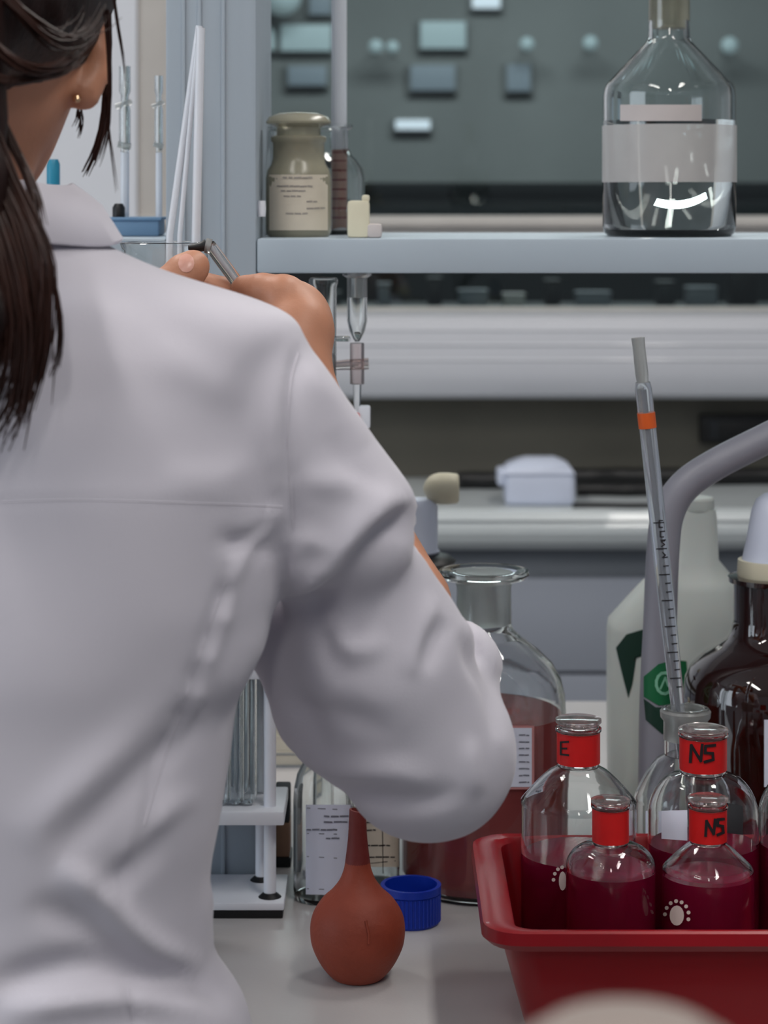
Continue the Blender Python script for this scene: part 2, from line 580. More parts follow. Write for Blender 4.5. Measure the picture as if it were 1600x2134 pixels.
for (px, py, r, lab) in ((588, -8, 40, 'large round white globe standing in for a lamp reflection in the glazing'),
                         (783, 97, 15, 'small globe standing in for a lamp reflection beside the vertical glass tube'),
                         (818, 98, 13, 'small globe standing in for a lamp reflection next to the large pale cyan stand-in panel'),
                         (1098, 92, 15, 'small globe standing in for a lamp reflection above the narrow grey stand-in panel'),
                         (1230, 90, 16, 'small globe standing in for a lamp reflection beside the neck of the clear bottle'),
                         (1520, 95, 18, 'small globe standing in for a lamp reflection right of the clear bottle neck')):
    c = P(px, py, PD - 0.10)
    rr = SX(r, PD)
    t = thing('lamp_reflection_globe', lab, 'lamp', (c.x, PD, c.z), 'glowing globes standing in for lamp reflections in the glazing')  # glowing ball added where the glazing would mirror a lamp
    lathe('reflection_globe', [(0, c.z - rr)] + [(rr * math.cos(a), c.z + rr * math.sin(a)) for a in np.linspace(-1.3, 1.3, 9)] + [(0, c.z + rr)], (c.x, c.y), 'farlit', t, 20)
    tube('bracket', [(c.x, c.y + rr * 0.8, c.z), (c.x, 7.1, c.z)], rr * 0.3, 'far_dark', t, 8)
# clutter standing on a ledge behind the lower pane
box('wall_far_ledge', -1.6, 2.4, 4.25, 4.50, 0.0, ZP(640, 4.30), 'far_dark', kind='structure')
lz = ZP(640, 4.30)
for i, (px, w, h, m, nm) in enumerate(((690, 40, 30, 'far_dark', 'dark'), (800, 26, 48, 'recess', 'grey'), (905, 30, 60, 'black', 'black'), (985, 60, 34, 'recess', 'grey'),
                                       (1070, 44, 26, 'frame', 'pale'), (1150, 30, 55, 'black', 'black'), (1235, 70, 30, 'recess', 'grey'),
                                       (1385, 36, 52, 'far_dark', 'dark'), (1460, 60, 40, 'recess', 'grey'), (1545, 56, 90, 'black', 'black'))):
    c = P(px, 640, 4.36)
    ww, hh = SX(w, 4.36), SX(h, 4.36)
    t = thing('storage_box', f'{nm} box on the ledge behind the lower pane, number {i + 1} along from the grey upright', 'box', (c.x, 4.36, lz), 'boxes behind the lower pane')
    t['label'] = ['low dark box on the ledge behind the lower pane, beside the glass burettes', 'slim grey box on the ledge behind the lower pane, next to the burettes',
                  'upright black box on the far ledge above the white box', 'wide low grey box on the far ledge behind the lower pane',
                  'low pale box on the far ledge behind the lower pane', 'narrow black box on the far ledge next to the pale box',
                  'widest grey low box on the far ledge, between two black ones', 'dark upright box on the far ledge under the clear bottle',
                  'squat grey box on the far ledge under the clear bottle', 'tallest black box at the end of the far ledge'][i]
    box('carton', c.x - ww / 2, c.x + ww / 2, 4.36 - 0.03, 4.36 + 0.03, lz, lz + hh * 0.85, m, t, 0.003)
    box('lid', c.x - ww / 2 - 0.002, c.x + ww / 2 + 0.002, 4.328, 4.392, lz + hh * 0.85, lz + hh, m, t, 0.003)

# ------------------------------------------------------------------ the far bench along the wall
BY = 3.45
bz0, bz1 = ZP(1150, BY), ZP(1063, BY)
t = thing('wall_bench', 'pale bench with rounded front edge and grey drawers under the trunking', 'bench', (0.2, 3.6, 0))
h2 = (bz1 - bz0) / 2
lip = [(WY - 0.002, bz1), (BY + 0.02, bz1), (BY + 0.006, bz1 - 0.006), (BY, bz1 - 0.016), (BY + 0.005, bz1 - 0.019), (BY + 0.001, bz1 - 0.026), (BY, bz1 - 0.036),
       (BY + 0.004, bz1 - 0.050), (BY + 0.012, bz0 + 0.004), (BY + 0.02, bz0), (WY - 0.002, bz0)]
extrude_x('worktop', lip[::-1], -2.8, 2.8, 'benchwhite', t, 20)
box('carcass', -2.75, 2.75, BY + 0.06, WY - 0.01, 0.06, bz0, 'recess', t)
for i in range(6):
    x0 = -2.60 + i * 0.9 - 0.03
    for ya, yb in ((1205, 1399), (1406, 1640), (1648, 1900)):
        d = box('drawer', x0 + 0.003, x0 + 0.897, BY + 0.035, BY + 0.062, ZP(yb, BY + 0.04), ZP(ya, BY + 0.04), 'drawer', t, 0.003)
        box('handle', x0 + 0.40, x0 + 0.50, BY + 0.02, BY + 0.036, ZP(yb, BY + 0.04) + 0.004, ZP(yb, BY + 0.04) + 0.012, 'steel', d, 0.002)

# things on the far bench
d = 3.53
a, b = P(1040, 1068, d), P(1195, 978, d)
t = thing('plastic_box', 'pale blue rounded plastic box with raised lid on the far bench', 'box', ((a.x + b.x) / 2, d, bz1))
w = b.x - a.x
box('body', a.x + 0.008, b.x, d - 0.04, d + 0.045, bz1, bz1 + 0.052, 'palebox', t, 0.010, 3)
V = []
for z, k in ((bz1 + 0.050, 0.0), (bz1 + 0.060, 0.006), (bz1 + 0.066, 0.016), (bz1 + 0.070, 0.026)):
    xl, xr, y0, y1 = a.x + 0.006 + k * 1.4, b.x - 0.001 - k * 1.1, d - 0.042 + k * 0.5, d + 0.046 - k * 0.5
    V += [(xl, y0, z), (xr, y0, z), (xr, y1, z), (xl, y1, z)]
Fc = []
for r in range(3):
    for i in range(4):
        j = (i + 1) % 4
        Fc.append((r * 4 + i, r * 4 + j, r * 4 + 4 + j, r * 4 + 4 + i))
Fc += [(12, 13, 14, 15), (3, 2, 1, 0)]
mk('lid', V, Fc, 'palebox', t, 60)
box('side_catch', a.x - 0.004, a.x + 0.012, d - 0.03, d + 0.02, bz1 + 0.03, bz1 + 0.056, 'palebox', t, 0.005)
# black cables and a socket
for i, (pts, lab) in enumerate((([(955, 1026), (985, 1020), (1015, 1024), (1050, 1022)], 'black cable lying on the far bench left of the pale blue box'),
                                ([(1190, 1010), (1235, 1014), (1290, 1004), (1350, 1012), (1420, 1008)], 'thick black cable behind the pipette on the far bench'),
                                ([(1200, 1034), (1255, 1030), (1300, 1040), (1350, 1034), (1400, 1040)], 'black cable lying in front of the thick one on the far bench'),
                                ([(1190, 1060), (1240, 1055), (1300, 1062), (1350, 1060)], 'thin black cable at the front of the far bench beside the box'),
                                ([(1470, 1015), (1530, 1008), (1600, 1000), (1680, 1005)], 'black cable lying under the bent grey pipe'))):
    dd = 3.74 if i in (1, 4) else (3.70 if i == 0 else (3.62 if i == 2 else 3.50))
    r = 0.014 if i in (0, 1, 4) else (0.010 if i == 2 else 0.004)
    pp = smooth_prof([tuple(Vector((P(x, 1000, dd).x, dd + (1020 - y) * 0.0007, bz1 + r))) for x, y in pts], 5)
    o = tube('power_cable', pp, r, 'black', None, 8)
    tag(o, lab, 'cable', 'black cables on the far bench')
a, b = P(1455, 920, WY), P(1640, 862, WY)
t = thing('wall_socket', 'black socket box on the dark wall behind the bent grey pipe', 'socket', ((a.x + b.x) / 2, WY, a.z))
box('plate', a.x, b.x, WY - 0.03, WY, a.z, b.z, 'black', t, 0.003)
box('insert', a.x + 0.014, b.x - 0.012, WY - 0.034, WY - 0.028, a.z + 0.007, b.z - 0.007, 'dark', t, 0.002)
box('opening', a.x + 0.03, b.x - 0.03, WY - 0.037, WY - 0.032, a.z + 0.010, b.z - 0.010, 'black', t, 0.002)

# ------------------------------------------------------------------ the near bench
t = thing('lab_bench', 'grey laboratory bench carrying the bottles and the red tray', 'bench', (0.1, 1.8, 0))
box('worktop', -1.5, 1.5, 1.312, 2.32, ZT - 0.035, ZT, 'worktop', t, 0.004)
for i in range(4):
    x0 = -1.45 + i * 0.725
    box('cabinet', x0 + 0.003, x0 + 0.722, 1.36, 2.28, 0.08, ZT - 0.035, 'drawer', t, 0.003)
box('plinth', -1.42, 1.42, 1.42, 2.22, 0.0, 0.08, 'dark', t)

# shelf unit on the bench: uprights and shelf board
SF = 1.70
sz1, sz0 = ZP(497, SF), ZP(570, SF)
t = thing('bench_shelf', 'grey blue metal shelf with a broad upright standing on the bench', 'shelf', (0.2, 1.82, ZT))
shelf_root = t
pl, pr = P(345, 0, SF).x, P(535, 0, SF).x
up = box('upright', pl, pr, SF, SF + 0.22, ZT, 2.3, 'post', t, 0.004)
for k, xx in enumerate((0.012, 0.024, 0.042)):
    box('rib', pl + xx, pl + xx + 0.003, SF - 0.0018, SF + 0.002, ZT + 0.002, 2.29, 'post', up, 0.0008)
kn = P(541, 435, SF)
lathe('knob', [(0, kn.z - 0.006), (0.003, kn.z - 0.006), (0.0035, kn.z), (0.003, kn.z + 0.006), (0, kn.z + 0.006)], (pr + 0.003, SF + 0.01), 'white', up, 16)
box('shelf_board', pr, 1.3, SF, SF + 0.25, sz0, sz1, 'shelf', t, 0.0025)
box('shelf_board', -1.3, pl, SF, SF + 0.25, sz0, sz1, 'shelf', t, 0.0025)
box('upright', 1.22, 1.29, SF + 0.002, SF + 0.24, ZT, sz0, 'post', t, 0.004)
box('upright', -1.29, -1.22, SF + 0.002, SF + 0.24, ZT, sz0, 'post', t, 0.004)


# ------------------------------------------------------------------ bottles on the shelf
def glass_vessel(t, c, outer, wall, floor_t, m='glass', name='body', n=56):
    return lathe(name, shell(outer, wall, floor_t), c, m, t, n, False, 50)


# large clear bottle on the shelf
d = 1.785
ax = P(1394, 0, d).x
t = thing('reagent_bottle', 'large clear conical-shouldered bottle of colourless liquid standing on the shelf', 'bottle', (ax, d, sz1))
z = lambda y: ZP(y, d)
R = lambda h: SX(h, d)
outer = [(0, sz1), (R(126), sz1), (R(135), sz1 + 0.003), (R(138), sz1 + 0.008), (R(138), z(200)), (R(136), z(186)), (R(131), z(176)),
         (R(48), z(88)), (R(44), z(78)), (R(43), z(40)), (R(43), z(-30)), (R(56), z(-36)), (R(56), z(-48)), (R(43), z(-52))]
bb = glass_vessel(t, (ax, d), outer, 0.0026, 0.006)
lathe('liquid', [(0, sz1 + 0.0062), (R(124), sz1 + 0.0062), (R(132), sz1 + 0.010), (R(132), z(252)), (0, z(252))], (ax, d), 'water', t, 56)
lathe('stopper', [(0, z(60)), (R(36), z(60)), (R(38), z(-40)), (R(38), z(-56)), (R(60), z(-62)), (R(60), z(-74)), (0, z(-78))], (ax, d), 'oldglass', t, 32)
bvh = bvh_of([bb])
# paper band wrapped round the bottle and the label strip above it
n = 64
V, Fc = [], []
rr = R(138) + 0.0006
for i in range(n + 1):
    a_ = math.pi * (1.0 + i / n)
    for zz in (z(380), z(262)):
        V.append((ax + rr * math.cos(a_), d + rr * math.sin(a_), zz))
Fc = [(2 * i, 2 * i + 2, 2 * i + 3, 2 * i + 1) for i in range(n)]
mk('label_band', V, Fc, 'band', t, 0)
put('label', decal_quad(bvh, [(1292, 218), (1462, 218), (1462, 252), (1292, 252)], 0.0012, 20, 2), 'greypaper', t)

# old stoppered jar with powder
d = 1.765
ax = P(622, 0, d).x
t = thing('stoppered_jar', 'dusty wide-mouth jar with mushroom glass stopper and aged label on the shelf', 'jar', (ax, d, sz1))
outer = [(0, sz1), (R(62), sz1), (R(67), sz1 + 0.003), (R(68), sz1 + 0.007), (R(68), z(372)), (R(65), z(355)), (R(57), z(342)), (R(54), z(330)),
         (R(54), z(298)), (R(58), z(294)), (R(58), z(286)), (R(54), z(283))]
jb = glass_vessel(t, (ax, d), outer, 0.0025, 0.004, 'oldglass')
lathe('powder', smooth_prof([(0, sz1 + 0.0042), (R(59), sz1 + 0.0042), (R(60), z(372)), (R(48), z(352)), (0, z(350))], 3), (ax, d), 'powder', t, 40)
lathe('stopper', [(0, z(325)), (R(42), z(325)), (R(46), z(283)), (R(46), z(266)), (R(52), z(262)), (R(67), z(258)), (R(68), z(254)), (R(62), z(244)), (R(40), z(236)), (0, z(233))],
      (ax, d), 'oldglass', t, 40)
bvh = bvh_of([jb])
lb = [(572, 372), (584, 362), (664, 362), (676, 372), (681, 386), (682, 478), (622, 482), (560, 478), (561, 386)]
put('label', decal_quad(bvh, [(561, 364), (683, 364), (683, 480), (561, 480)], 0.0006, 20, 3), 'beigepaper', t)
put('label_print', print_lines(bvh, [(388, 578, 650), (398, 586, 636), (409, 592, 626), (420, 640, 662), (445, 596, 640), (434, 640, 676), (370, 590, 650)], 3.0), 'oldink', t)

# wide clear jar behind it
d = 1.875
ax = P(640, 0, d).x
t = thing('glass_jar', 'clear wide-mouth jar with flat flange behind the stoppered jar on the shelf', 'jar', (ax, d, sz1))
outer = [(0, sz1), (R(112), sz1), (R(118), sz1 + 0.004), (R(120), sz1 + 0.01), (R(120), z(372)), (R(116), z(352)), (R(104), z(334)), (R(92), z(322)), (R(86), z(310)),
         (R(85), z(272)), (R(95), z(266)), (R(95), z(260)), (R(88), z(259))]
glass_vessel(t, (ax, d), outer, 0.0022, 0.004)
# graduated tube standing in it
tx = P(707, 0, d).x
t = thing('graduated_tube', 'tall milky glass tube with dark graduations standing in the clear jar', 'tube', (tx, d, sz1 + 0.0045))
ty = d - 0.004
tb = lathe('barrel', shell([(0, sz1 + 0.0045), (R(13), sz1 + 0.0045), (R(16), sz1 + 0.008), (R(16), z(-90))], 0.002, 0.003), (tx, ty), 'frosttube', t, 28)
lathe('brown_coating', [(R(15.5), sz1 + 0.009), (R(16.3), sz1 + 0.009), (R(16.3), z(312)), (R(15.5), z(312))], (tx, ty), 'brownglass', t, 28, True)
for k in range(9):
    yy = 318 + k * 19
    zz = z(yy)
    n = 12
    V = []
    for i in range(n + 1):
        a_ = math.pi * (1.15 + 0.7 * i / n)
        for dz in (-0.0008, 0.0008):
            V.append((tx + (R(16) + 0.0004) * math.cos(a_), ty + (R(16) + 0.0004) * math.sin(a_), zz + dz))
    mk('graduation', V, [(2 * i, 2 * i + 2, 2 * i + 3, 2 * i + 1) for i in range(n)], 'rubber_neck', t, 0)

# cream block with a low step, on the shelf
d = 1.735
a, b = P(724, 0, d).x, P(770, 0, d).x
t = thing('cream_block', 'small stepped cream block on the shelf beside the graduated tube', 'block', ((a + b) / 2, d, sz1))
box('block', a, b, d - 0.014, d + 0.014, sz1, ZP(418, d), 'cream', t, 0.003)
box('tab', b - 0.006, b, d - 0.012, d + 0.012, ZP(418, d) - 0.001, ZP(406, d), 'cream', t, 0.002)
box('step', b - 0.002, P(796, 0, d).x, d - 0.015, d + 0.012, sz1, ZP(466, d), 'greypaper', t, 0.003)

# glass tubes under the shelf
d = 1.745
t = thing('glass_cylinder', 'tall narrow glass cylinder standing under the shelf beside the hand', 'cylinder', (P(674, 0, d).x, d, ZT))
z = lambda y: ZP(y, d)
R = lambda h: SX(h, d)
ax = P(674, 0, d).x
glass_vessel(t, (ax, d), [(0, ZT + 0.008), (R(24), ZT + 0.008), (R(27), ZT + 0.014), (R(27), sz0 - 0.012), (R(30), sz0 - 0.009), (R(30), sz0 - 0.006), (R(27), sz0 - 0.005)], 0.0018, 0.003, n=32)
lathe('foot', [(0, ZT), (R(58), ZT), (R(58), ZT + 0.004), (R(30), ZT + 0.0085), (R(10), ZT + 0.0085), (0, ZT + 0.0085)], (ax, d), 'white', t, 32)

ax = P(744, 0, d).x
t = thing('burette', 'glass burette with stopcock clipped under the shelf', 'burette', (ax, d, z(905)))
lathe('barrel', shell([(0.0015, z(712)), (R(8), z(706)), (R(16), z(690)), (R(21), z(668)), (R(21), sz0 - 0.003)], 0.0016, 0.0005), (ax, d), 'glass', t, 28)
tube('stopcock_body', [(ax, d, z(715)), (ax, d, z(800))], [R(15)] * 2, 'stopper', t, 16)
tube('stopcock_plug', [(ax - R(52), d, z(762)), (ax - R(22), d, z(760)), (ax + R(24), d, z(758))], [R(9), R(11), R(12)], 'stopper', t, 14)
box('tap_handle', ax - R(62), ax - R(48), d - 0.004, d + 0.004, z(790), z(735), 'frost', t, 0.002)
tube('outlet', [(ax, d, z(800)), (ax, d, z(850)), (ax, d, z(905))], [R(9), R(7), R(3)], 'glass', t, 14)
lathe('hanger', [(0, sz0), (R(30), sz0), (R(30), sz0 - 0.003), (R(21), sz0 - 0.005), (R(21), sz0 - 0.02), (0, sz0 - 0.02)], (ax, d), 'frost', t, 24)
box('side_tube', ax - R(45), ax - R(14), d - 0.003, d + 0.003, z(712), z(700), 'glass', t, 0.002)
t = thing('tube_clip', 'small white clip with a red spot hanging on the burette tip', 'clip', (ax + R(14), d, z(892)))
box('clip', ax + R(2), ax + R(28), d - 0.006, d + 0.006, z(892), z(845), 'white', t, 0.002)
box('red_spot', ax - R(6), ax + R(6), d - 0.008, d - 0.004, z(880), z(858), 'redtape', t, 0.002)

# left of the upright: blue stand with two burettes
d = 1.80
z = lambda y: ZP(y, d)
R = lambda h: SX(h, d)
a, b = P(232, 0, d).x, P(336, 0, d).x
t = thing('tube_stand', 'slate blue stand on the shelf left of the grey upright', 'stand', ((a + b) / 2, d, sz1))
box('base', a, b, d - 0.02, d + 0.03, sz1, z(456), 'bluetray', t, 0.002)
box('rim', a - 0.002, b + 0.002, d - 0.022, d + 0.032, z(456) - 0.001, z(452), 'bluetray', t, 0.001)
for k, (px, hw, top, lab) in enumerate(((260, 12, 138, 'glass burette with dark stopcock standing on the blue stand'), (331, 9, 158, 'thinner clear burette on the blue stand next to the grey upright'))):
    ax = P(px, 0, d).x
    tt = thing('glass_burette', lab, 'burette', (ax, d, z(452)), 'burettes left of the upright')
    lathe('barrel', shell([(0, z(320)), (R(hw * 0.6), z(318)), (R(hw), z(300)), (R(hw), z(230)), (R(hw * 0.7), z(215)), (R(hw * 0.7), z(200)), (R(hw), z(190)), (R(hw), z(top))], 0.0012, 0.001), (ax, d), 'glass', tt, 20)
    tube('stem', [(ax, d, z(452)), (ax, d, z(318))], R(hw * 0.75), 'frosttube', tt, 12)
    tube('stopcock', [(ax - R(hw * 1.6), d, z(222)), (ax + R(hw * 1.2), d, z(212))], R(hw * 0.5), 'frost', tt, 10)
    tube('lower_joint', [(ax - R(hw * 1.2), d, z(300)), (ax + R(hw), d, z(306))], R(hw * 0.6), 'frost', tt, 10)
    if k == 0:
        lathe('valve', [(0, z(452)), (R(13), z(452)), (R(13), z(432)), (R(8), z(424)), (0, z(424))], (ax - R(9), d - 0.012), 'black', tt, 16)
t = thing('teal_marker', 'small teal capped marker standing on the shelf behind the neck', 'marker', (P(111, 0, d).x, d, sz1))
ax = P(111, 0, d).x
lathe('barrel', [(0, sz1), (R(12), sz1), (R(12), z(385)), (0, z(385))], (ax, d), 'white', t, 16)
lathe('cap', [(0, z(386)), (R(14), z(386)), (R(14), z(342)), (R(10), z(332)), (0, z(332))], (ax, d), 'teal', t, 16)

# tall pipette jar with rods, standing on the bench behind the shoulder
d = 1.56
z = lambda y: ZP(y, d)
R = lambda h: SX(h, d)
ax = P(346, 0, d).x
t = thing('pipette_jar', 'tall clear glass jar standing on the bench behind the shoulder', 'jar', (ax, d, ZT))
glass_vessel(t, (ax, d), [(0, ZT), (R(88), ZT), (R(92), ZT + 0.004), (R(92), z(520)), (R(95), z(510)), (R(97), z(506)), (R(92), z(504))], 0.0022, 0.005)
for k, (x0, x1, top, lab) in enumerate(((352, 413, 52, 'long glass rod leaning to the right in the tall jar, tallest of the three'),
                                        (410, 420, 60, 'glass rod standing almost upright in the tall jar'),
                                        (374, 411, 90, 'thin glass rod leaning between the other two in the tall jar'))):
    y0 = 490
    s = (x1 - x0) / (y0 - top)
    zb = ZT + 0.008
    pb = P(x0 - s * 0, 0, d)
    top_p = Vector((P(x1, top, d).x, d + (0.010, -0.008, 0.004)[k], z(top)))
    rim_p = Vector((P(x0, y0, d).x, d + (0.006, -0.006, 0.002)[k], z(y0)))
    dirv = (top_p - rim_p)
    bot = rim_p - dirv * ((rim_p.z - zb) / dirv.z) * (0.14 if k != 1 else 0.6)
    bot.z = zb
    bot.x = max(min(bot.x, ax + 0.026), ax - 0.024)
    rr = (0.0026, 0.0032, 0.0018)[k]
    o = tube('glass_rod', [bot, rim_p, top_p], rr, 'frosttube', None, 10)
    tag(o, lab, 'rod', 'glass rods in the tall jar')

# ------------------------------------------------------------------ things on the bench
# rubber bulb
d = 1.50
z = lambda y: ZP(y, d)
R = lambda h: SX(h, d)
ax = P(745, 0, d).x
t = thing('rubber_bulb', 'terracotta rubber pipette bulb with long narrow neck on the bench', 'bulb', (ax, d, ZT))
pr_ = smooth_prof([(R(44), ZT), (R(56), ZT + R(7)), (R(76), z(2008)), (R(94), z(1972)), (R(99), z(1938)), (R(94), z(1906)), (R(76), z(1876)), (R(54), z(1855)), (R(38), z(1834)), (R(29), z(1812)), (R(26), z(1796))], 6)
bulb = lathe('bulb', [(0, ZT)] + pr_ + [(0, z(1796))], (ax, d), 'rubber', t, 56)
nk = smooth_prof([(R(26.2), z(1797)), (R(23), z(1772)), (R(20), z(1745)), (R(18), z(1705)), (R(17), z(1672))], 5)
nk = nk + [(R(13), z(1670)), (R(12), z(1690)), (0, z(1690))]
nv, nf = lathe_vf(nk, (ax, d), 32)
zt2 = z(1705)
nv = [(x, y, zz - max(0, (zz - zt2)) * (0.5 + 14 * (x - ax)) if zz > zt2 else zz) for x, y, zz in nv]
mk('neck', nv, nf, 'rubber_neck', t, 40)
tube('mould_seam', [(ax + R(18), d - R(88), z(1890)), (ax + R(24), d - R(96), z(1915)), (ax + R(24), d - R(97), z(1935))], 0.0009, 'rubber', t, 6)

# blue screw cap
d = 1.615
ax = P(856, 0, d).x
z = lambda y: ZP(y, d)
R = lambda h: SX(h, d)
t = thing('screw_cap', 'royal blue ribbed screw cap lying open side up beside the rubber bulb', 'cap', (ax, d, ZT))
hc = 0.0275
lathe('cup', [(0, ZT), (R(57), ZT), (R(60), ZT + 0.002), (R(60), ZT + hc - 0.006), (R(63), ZT + hc - 0.005), (R(63), ZT + hc), (R(55), ZT + hc), (R(54), ZT + 0.003), (0, ZT + 0.003)], (ax, d), 'blue', t, 48)
for i in range(44):
    a_ = 2 * math.pi * i / 44
    cx_, cy_ = ax + R(60) * math.cos(a_), d + R(60) * math.sin(a_)
    if i == 0:
        rib = tube('rib', [(cx_, cy_, ZT + 0.002), (cx_, cy_, ZT + hc - 0.006)], 0.0009, 'blue', t, 6)
        ribloc = (cx_, cy_)
    else:
        o = rib.copy()
        COL.objects.link(o)
        o.parent = t
        o.location = (cx_ - ribloc[0], cy_ - ribloc[1], 0)


# reagent bottles in the tray -------------------------------------------------
def reagent(px, hw, d, zb, y_top, y_tape0, y_tape1, y_sh0, y_sh1, neck, fill_y, label, fill='maroon', group=None, rounded=0.5, tape=True, stopper=True, nm='reagent_bottle'):
    """rows: top of stopper, tape rows, start and end of the shoulder"""
    ax = P(px, 0, d).x
    z = lambda y: ZP(y, d)
    R = lambda h: SX(h, d)
    t = thing(nm, label, 'bottle', (ax, d, zb), group)
    sh = []
    for i in range(9):
        u = i / 8
        lin = hw + (neck - hw) * u
        ell = neck + (hw - neck) * math.sqrt(max(0, 1 - u * u))
        sh.append((R(lin * (1 - rounded) + ell * rounded), z(y_sh1 + (y_sh0 - y_sh1) * u)))
    lip_y = y_tape0 - 2
    outer = [(0, zb), (R(hw * 0.9), zb), (R(hw * 0.98), zb + 0.002), (R(hw), zb + 0.006), (R(hw), z(y_sh1 + 6))] + sh + \
            [(R(neck), z(y_tape1)), (R(neck), z(lip_y + 3)), (R(neck + 5), z(lip_y)), (R(neck + 5), z(lip_y - 6)), (R(neck), z(lip_y - 8))]
    body = glass_vessel(t, (ax, d), outer, 0.0018, 0.004)
    if fill:
        rl = R(hw) - 0.0015
        lathe('liquid', [(0, zb + 0.0042), (R(hw * 0.9) - 0.0012, zb + 0.0042), (rl, zb + 0.008), (rl, z(fill_y)), (0, z(fill_y))], (ax, d), fill, t, 48)
    if stopper:
        lathe('stopper', [(0, z(y_sh0 + 4)), (R(neck) - 0.0026, z(y_sh0)), (R(neck) - 0.002, z(lip_y)), (R(neck) - 0.001, z(lip_y - 10)), (R(neck + 5), z(y_top + 8)),
                          (R(neck + 5), z(y_top + 2)), (R(neck), z(y_top)), (0, z(y_top))], (ax, d), 'stopper', t, 40)
    if tape:
        rt = R(neck) + 0.0007
        tp = lathe('neck_tape', [(rt, z(y_tape1)), (rt, z(y_tape0)), (rt - 0.0006, z(y_tape0)), (rt - 0.0006, z(y_tape1))], (ax, d), 'redtape', t, 40, True)
    else:
        tp = None
    return t, body, tp


def letters(tp, t, polys, w, m='ink'):
    bvh = bvh_of([tp])
    put('handwriting', merge([stroke(bvh, p, w) for p in polys]), m, t)


def maker_mark(body, t, cx, cy, k=1.0, side=0):
    bvh = bvh_of([body])
    oval = [(cx + 15 * k * math.cos(a) * (0.55 if side else 1), cy + 21 * k * math.sin(a)) for a in np.linspace(0, 2 * math.pi, 16, endpoint=False)]
    parts = [decal_poly(bvh, oval, 0.0006, 3)]
    for a in np.linspace(math.radians(185), math.radians(375), 8):
        if side and math.cos(a) > 0.2:
            continue
        x, y = cx + 25 * k * math.cos(a) * (0.8 if side else 1), cy + 30 * k * math.sin(a)
        rr = 4.2 * k
        parts.append(decal_poly(bvh, [(x + rr * math.cos(b_), y + rr * math.sin(b_)) for b_ in np.linspace(0, 2 * math.pi, 8, endpoint=False)], 0.0006, 1))
    put('maker_mark', merge(parts), 'mark', t)


TZ = ZT + 0.0035
g = 'bottles of maroon liquid in the red tray'
A, Ab, At = reagent(1205, 120, 1.475, TZ, 1496, 1524, 1588, 1596, 1668, 43, 1775, 'larger maroon-filled bottle with red neck tape at the left end of the tray', group=g, rounded=0.25)
B, Bb, Bt = reagent(1465, 115, 1.475, TZ, 1516, 1535, 1602, 1610, 1690, 47, 1755, 'larger maroon-filled bottle with lettered red neck tape under the pipette', group=g, rounded=0.85)
D, Db, Dt = reagent(1272, 93, 1.40, TZ, 1664, 1684, 1752, 1758, 1800, 36, 1812, 'smaller round-shouldered bottle with plain red neck tape in the tray', group=g, rounded=0.9)
E, Eb, Et = reagent(1475, 95, 1.40, TZ, 1660, 1684, 1750, 1756, 1808, 37, 1822, 'smaller cone-shouldered bottle with lettered red neck tape in the tray', group=g, rounded=0.1)
G2, Gb2, Gt2 = reagent(1697, 116, 1.475, TZ, 1500, 1535, 1602, 1612, 1690, 45, 1755, 'larger bottle of maroon liquid at the cut-off end of the tray', group=g, rounded=0.85)
letters(Bt, B, [[(1438, 1588), (1440, 1553), (1460, 1586), (1463, 1552)], [(1490, 1553), (1470, 1555), (1469, 1569), (1485, 1570), (1486, 1583), (1468, 1588)]], 6)
letters(Et, E, [[(1470, 1742), (1472, 1711), (1487, 1738), (1490, 1708)], [(1508, 1707), (1496, 1708), (1495, 1720), (1506, 1722), (1507, 1735), (1495, 1740)]], 6)
letters(At, A, [[(1184, 1546), (1168, 1547), (1168, 1572), (1184, 1574)], [(1168, 1560), (1180, 1560)]], 4)
maker_mark(Eb, E, 1410, 1908)
maker_mark(Ab, A, 1172, 1836, 0.95, 1)
put('label', decal_quad(bvh_of([Bb]), [(1378, 1690), (1432, 1688), (1432, 1752), (1378, 1748)], 0.0006, 10, 3), 'paper', B)
put('label', decal_quad(bvh_of([Bb]), [(1508, 1672), (1548, 1680), (1548, 1740), (1508, 1735)], 0.0006, 8, 3), 'dark', B)

# the red tray: rounded rectangle rings swept into one skin
def rrect(x0, x1, y0, y1, r, z, n=7):
    out = []
    for cx_, cy_, a0 in ((x1 - r, y1 - r, 0), (x0 + r, y1 - r, 90), (x0 + r, y0 + r, 180), (x1 - r, y0 + r, 270)):
        for i in range(n):
            a_ = math.radians(a0 + 90 * i / (n - 1))
            out.append((cx_ + r * math.cos(a_), cy_ + r * math.sin(a_), z))
    return out


ZR = ZT + 0.086
X0, X1, Y0, Y1 = 0.0585, 0.50, 1.33, 1.538
secs = []
def sec(inx, iny, r, z):
    secs.append(rrect(X0 + inx, X1 - inx, Y0 + iny, Y1 - iny * 0.6, r, z))
sec(0.036, 0.036, 0.012, ZT)
sec(0.031, 0.032, 0.016, ZT + 0.003)
sec(0.012, 0.010, 0.020, ZR - 0.012)
sec(0.004, 0.003, 0.022, ZR - 0.012)
sec(0.0, 0.0, 0.023, ZR - 0.008)
sec(0.001, 0.001, 0.023, ZR - 0.001)
sec(0.004, 0.003, 0.022, ZR)
sec(0.016, 0.009, 0.018, ZR - 0.001)
sec(0.020, 0.012, 0.017, ZR - 0.004)
sec(0.033, 0.035, 0.013, ZT + 0.006)
sec(0.037, 0.038, 0.010, TZ)
V = [p for s in secs for p in s]
n = len(secs[0])
Fc = []
for k in range(len(secs) - 1):
    for i in range(n):
        j = (i + 1) % n
        Fc.append((k * n + i, k * n + j, (k + 1) * n + j, (k + 1) * n + i))
Fc.append(tuple(range(n - 1, -1, -1)))
Fc.append(tuple((len(secs) - 1) * n + i for i in range(n)))
t = mk('plastic_tray', V, Fc, 'tray', None, 32)
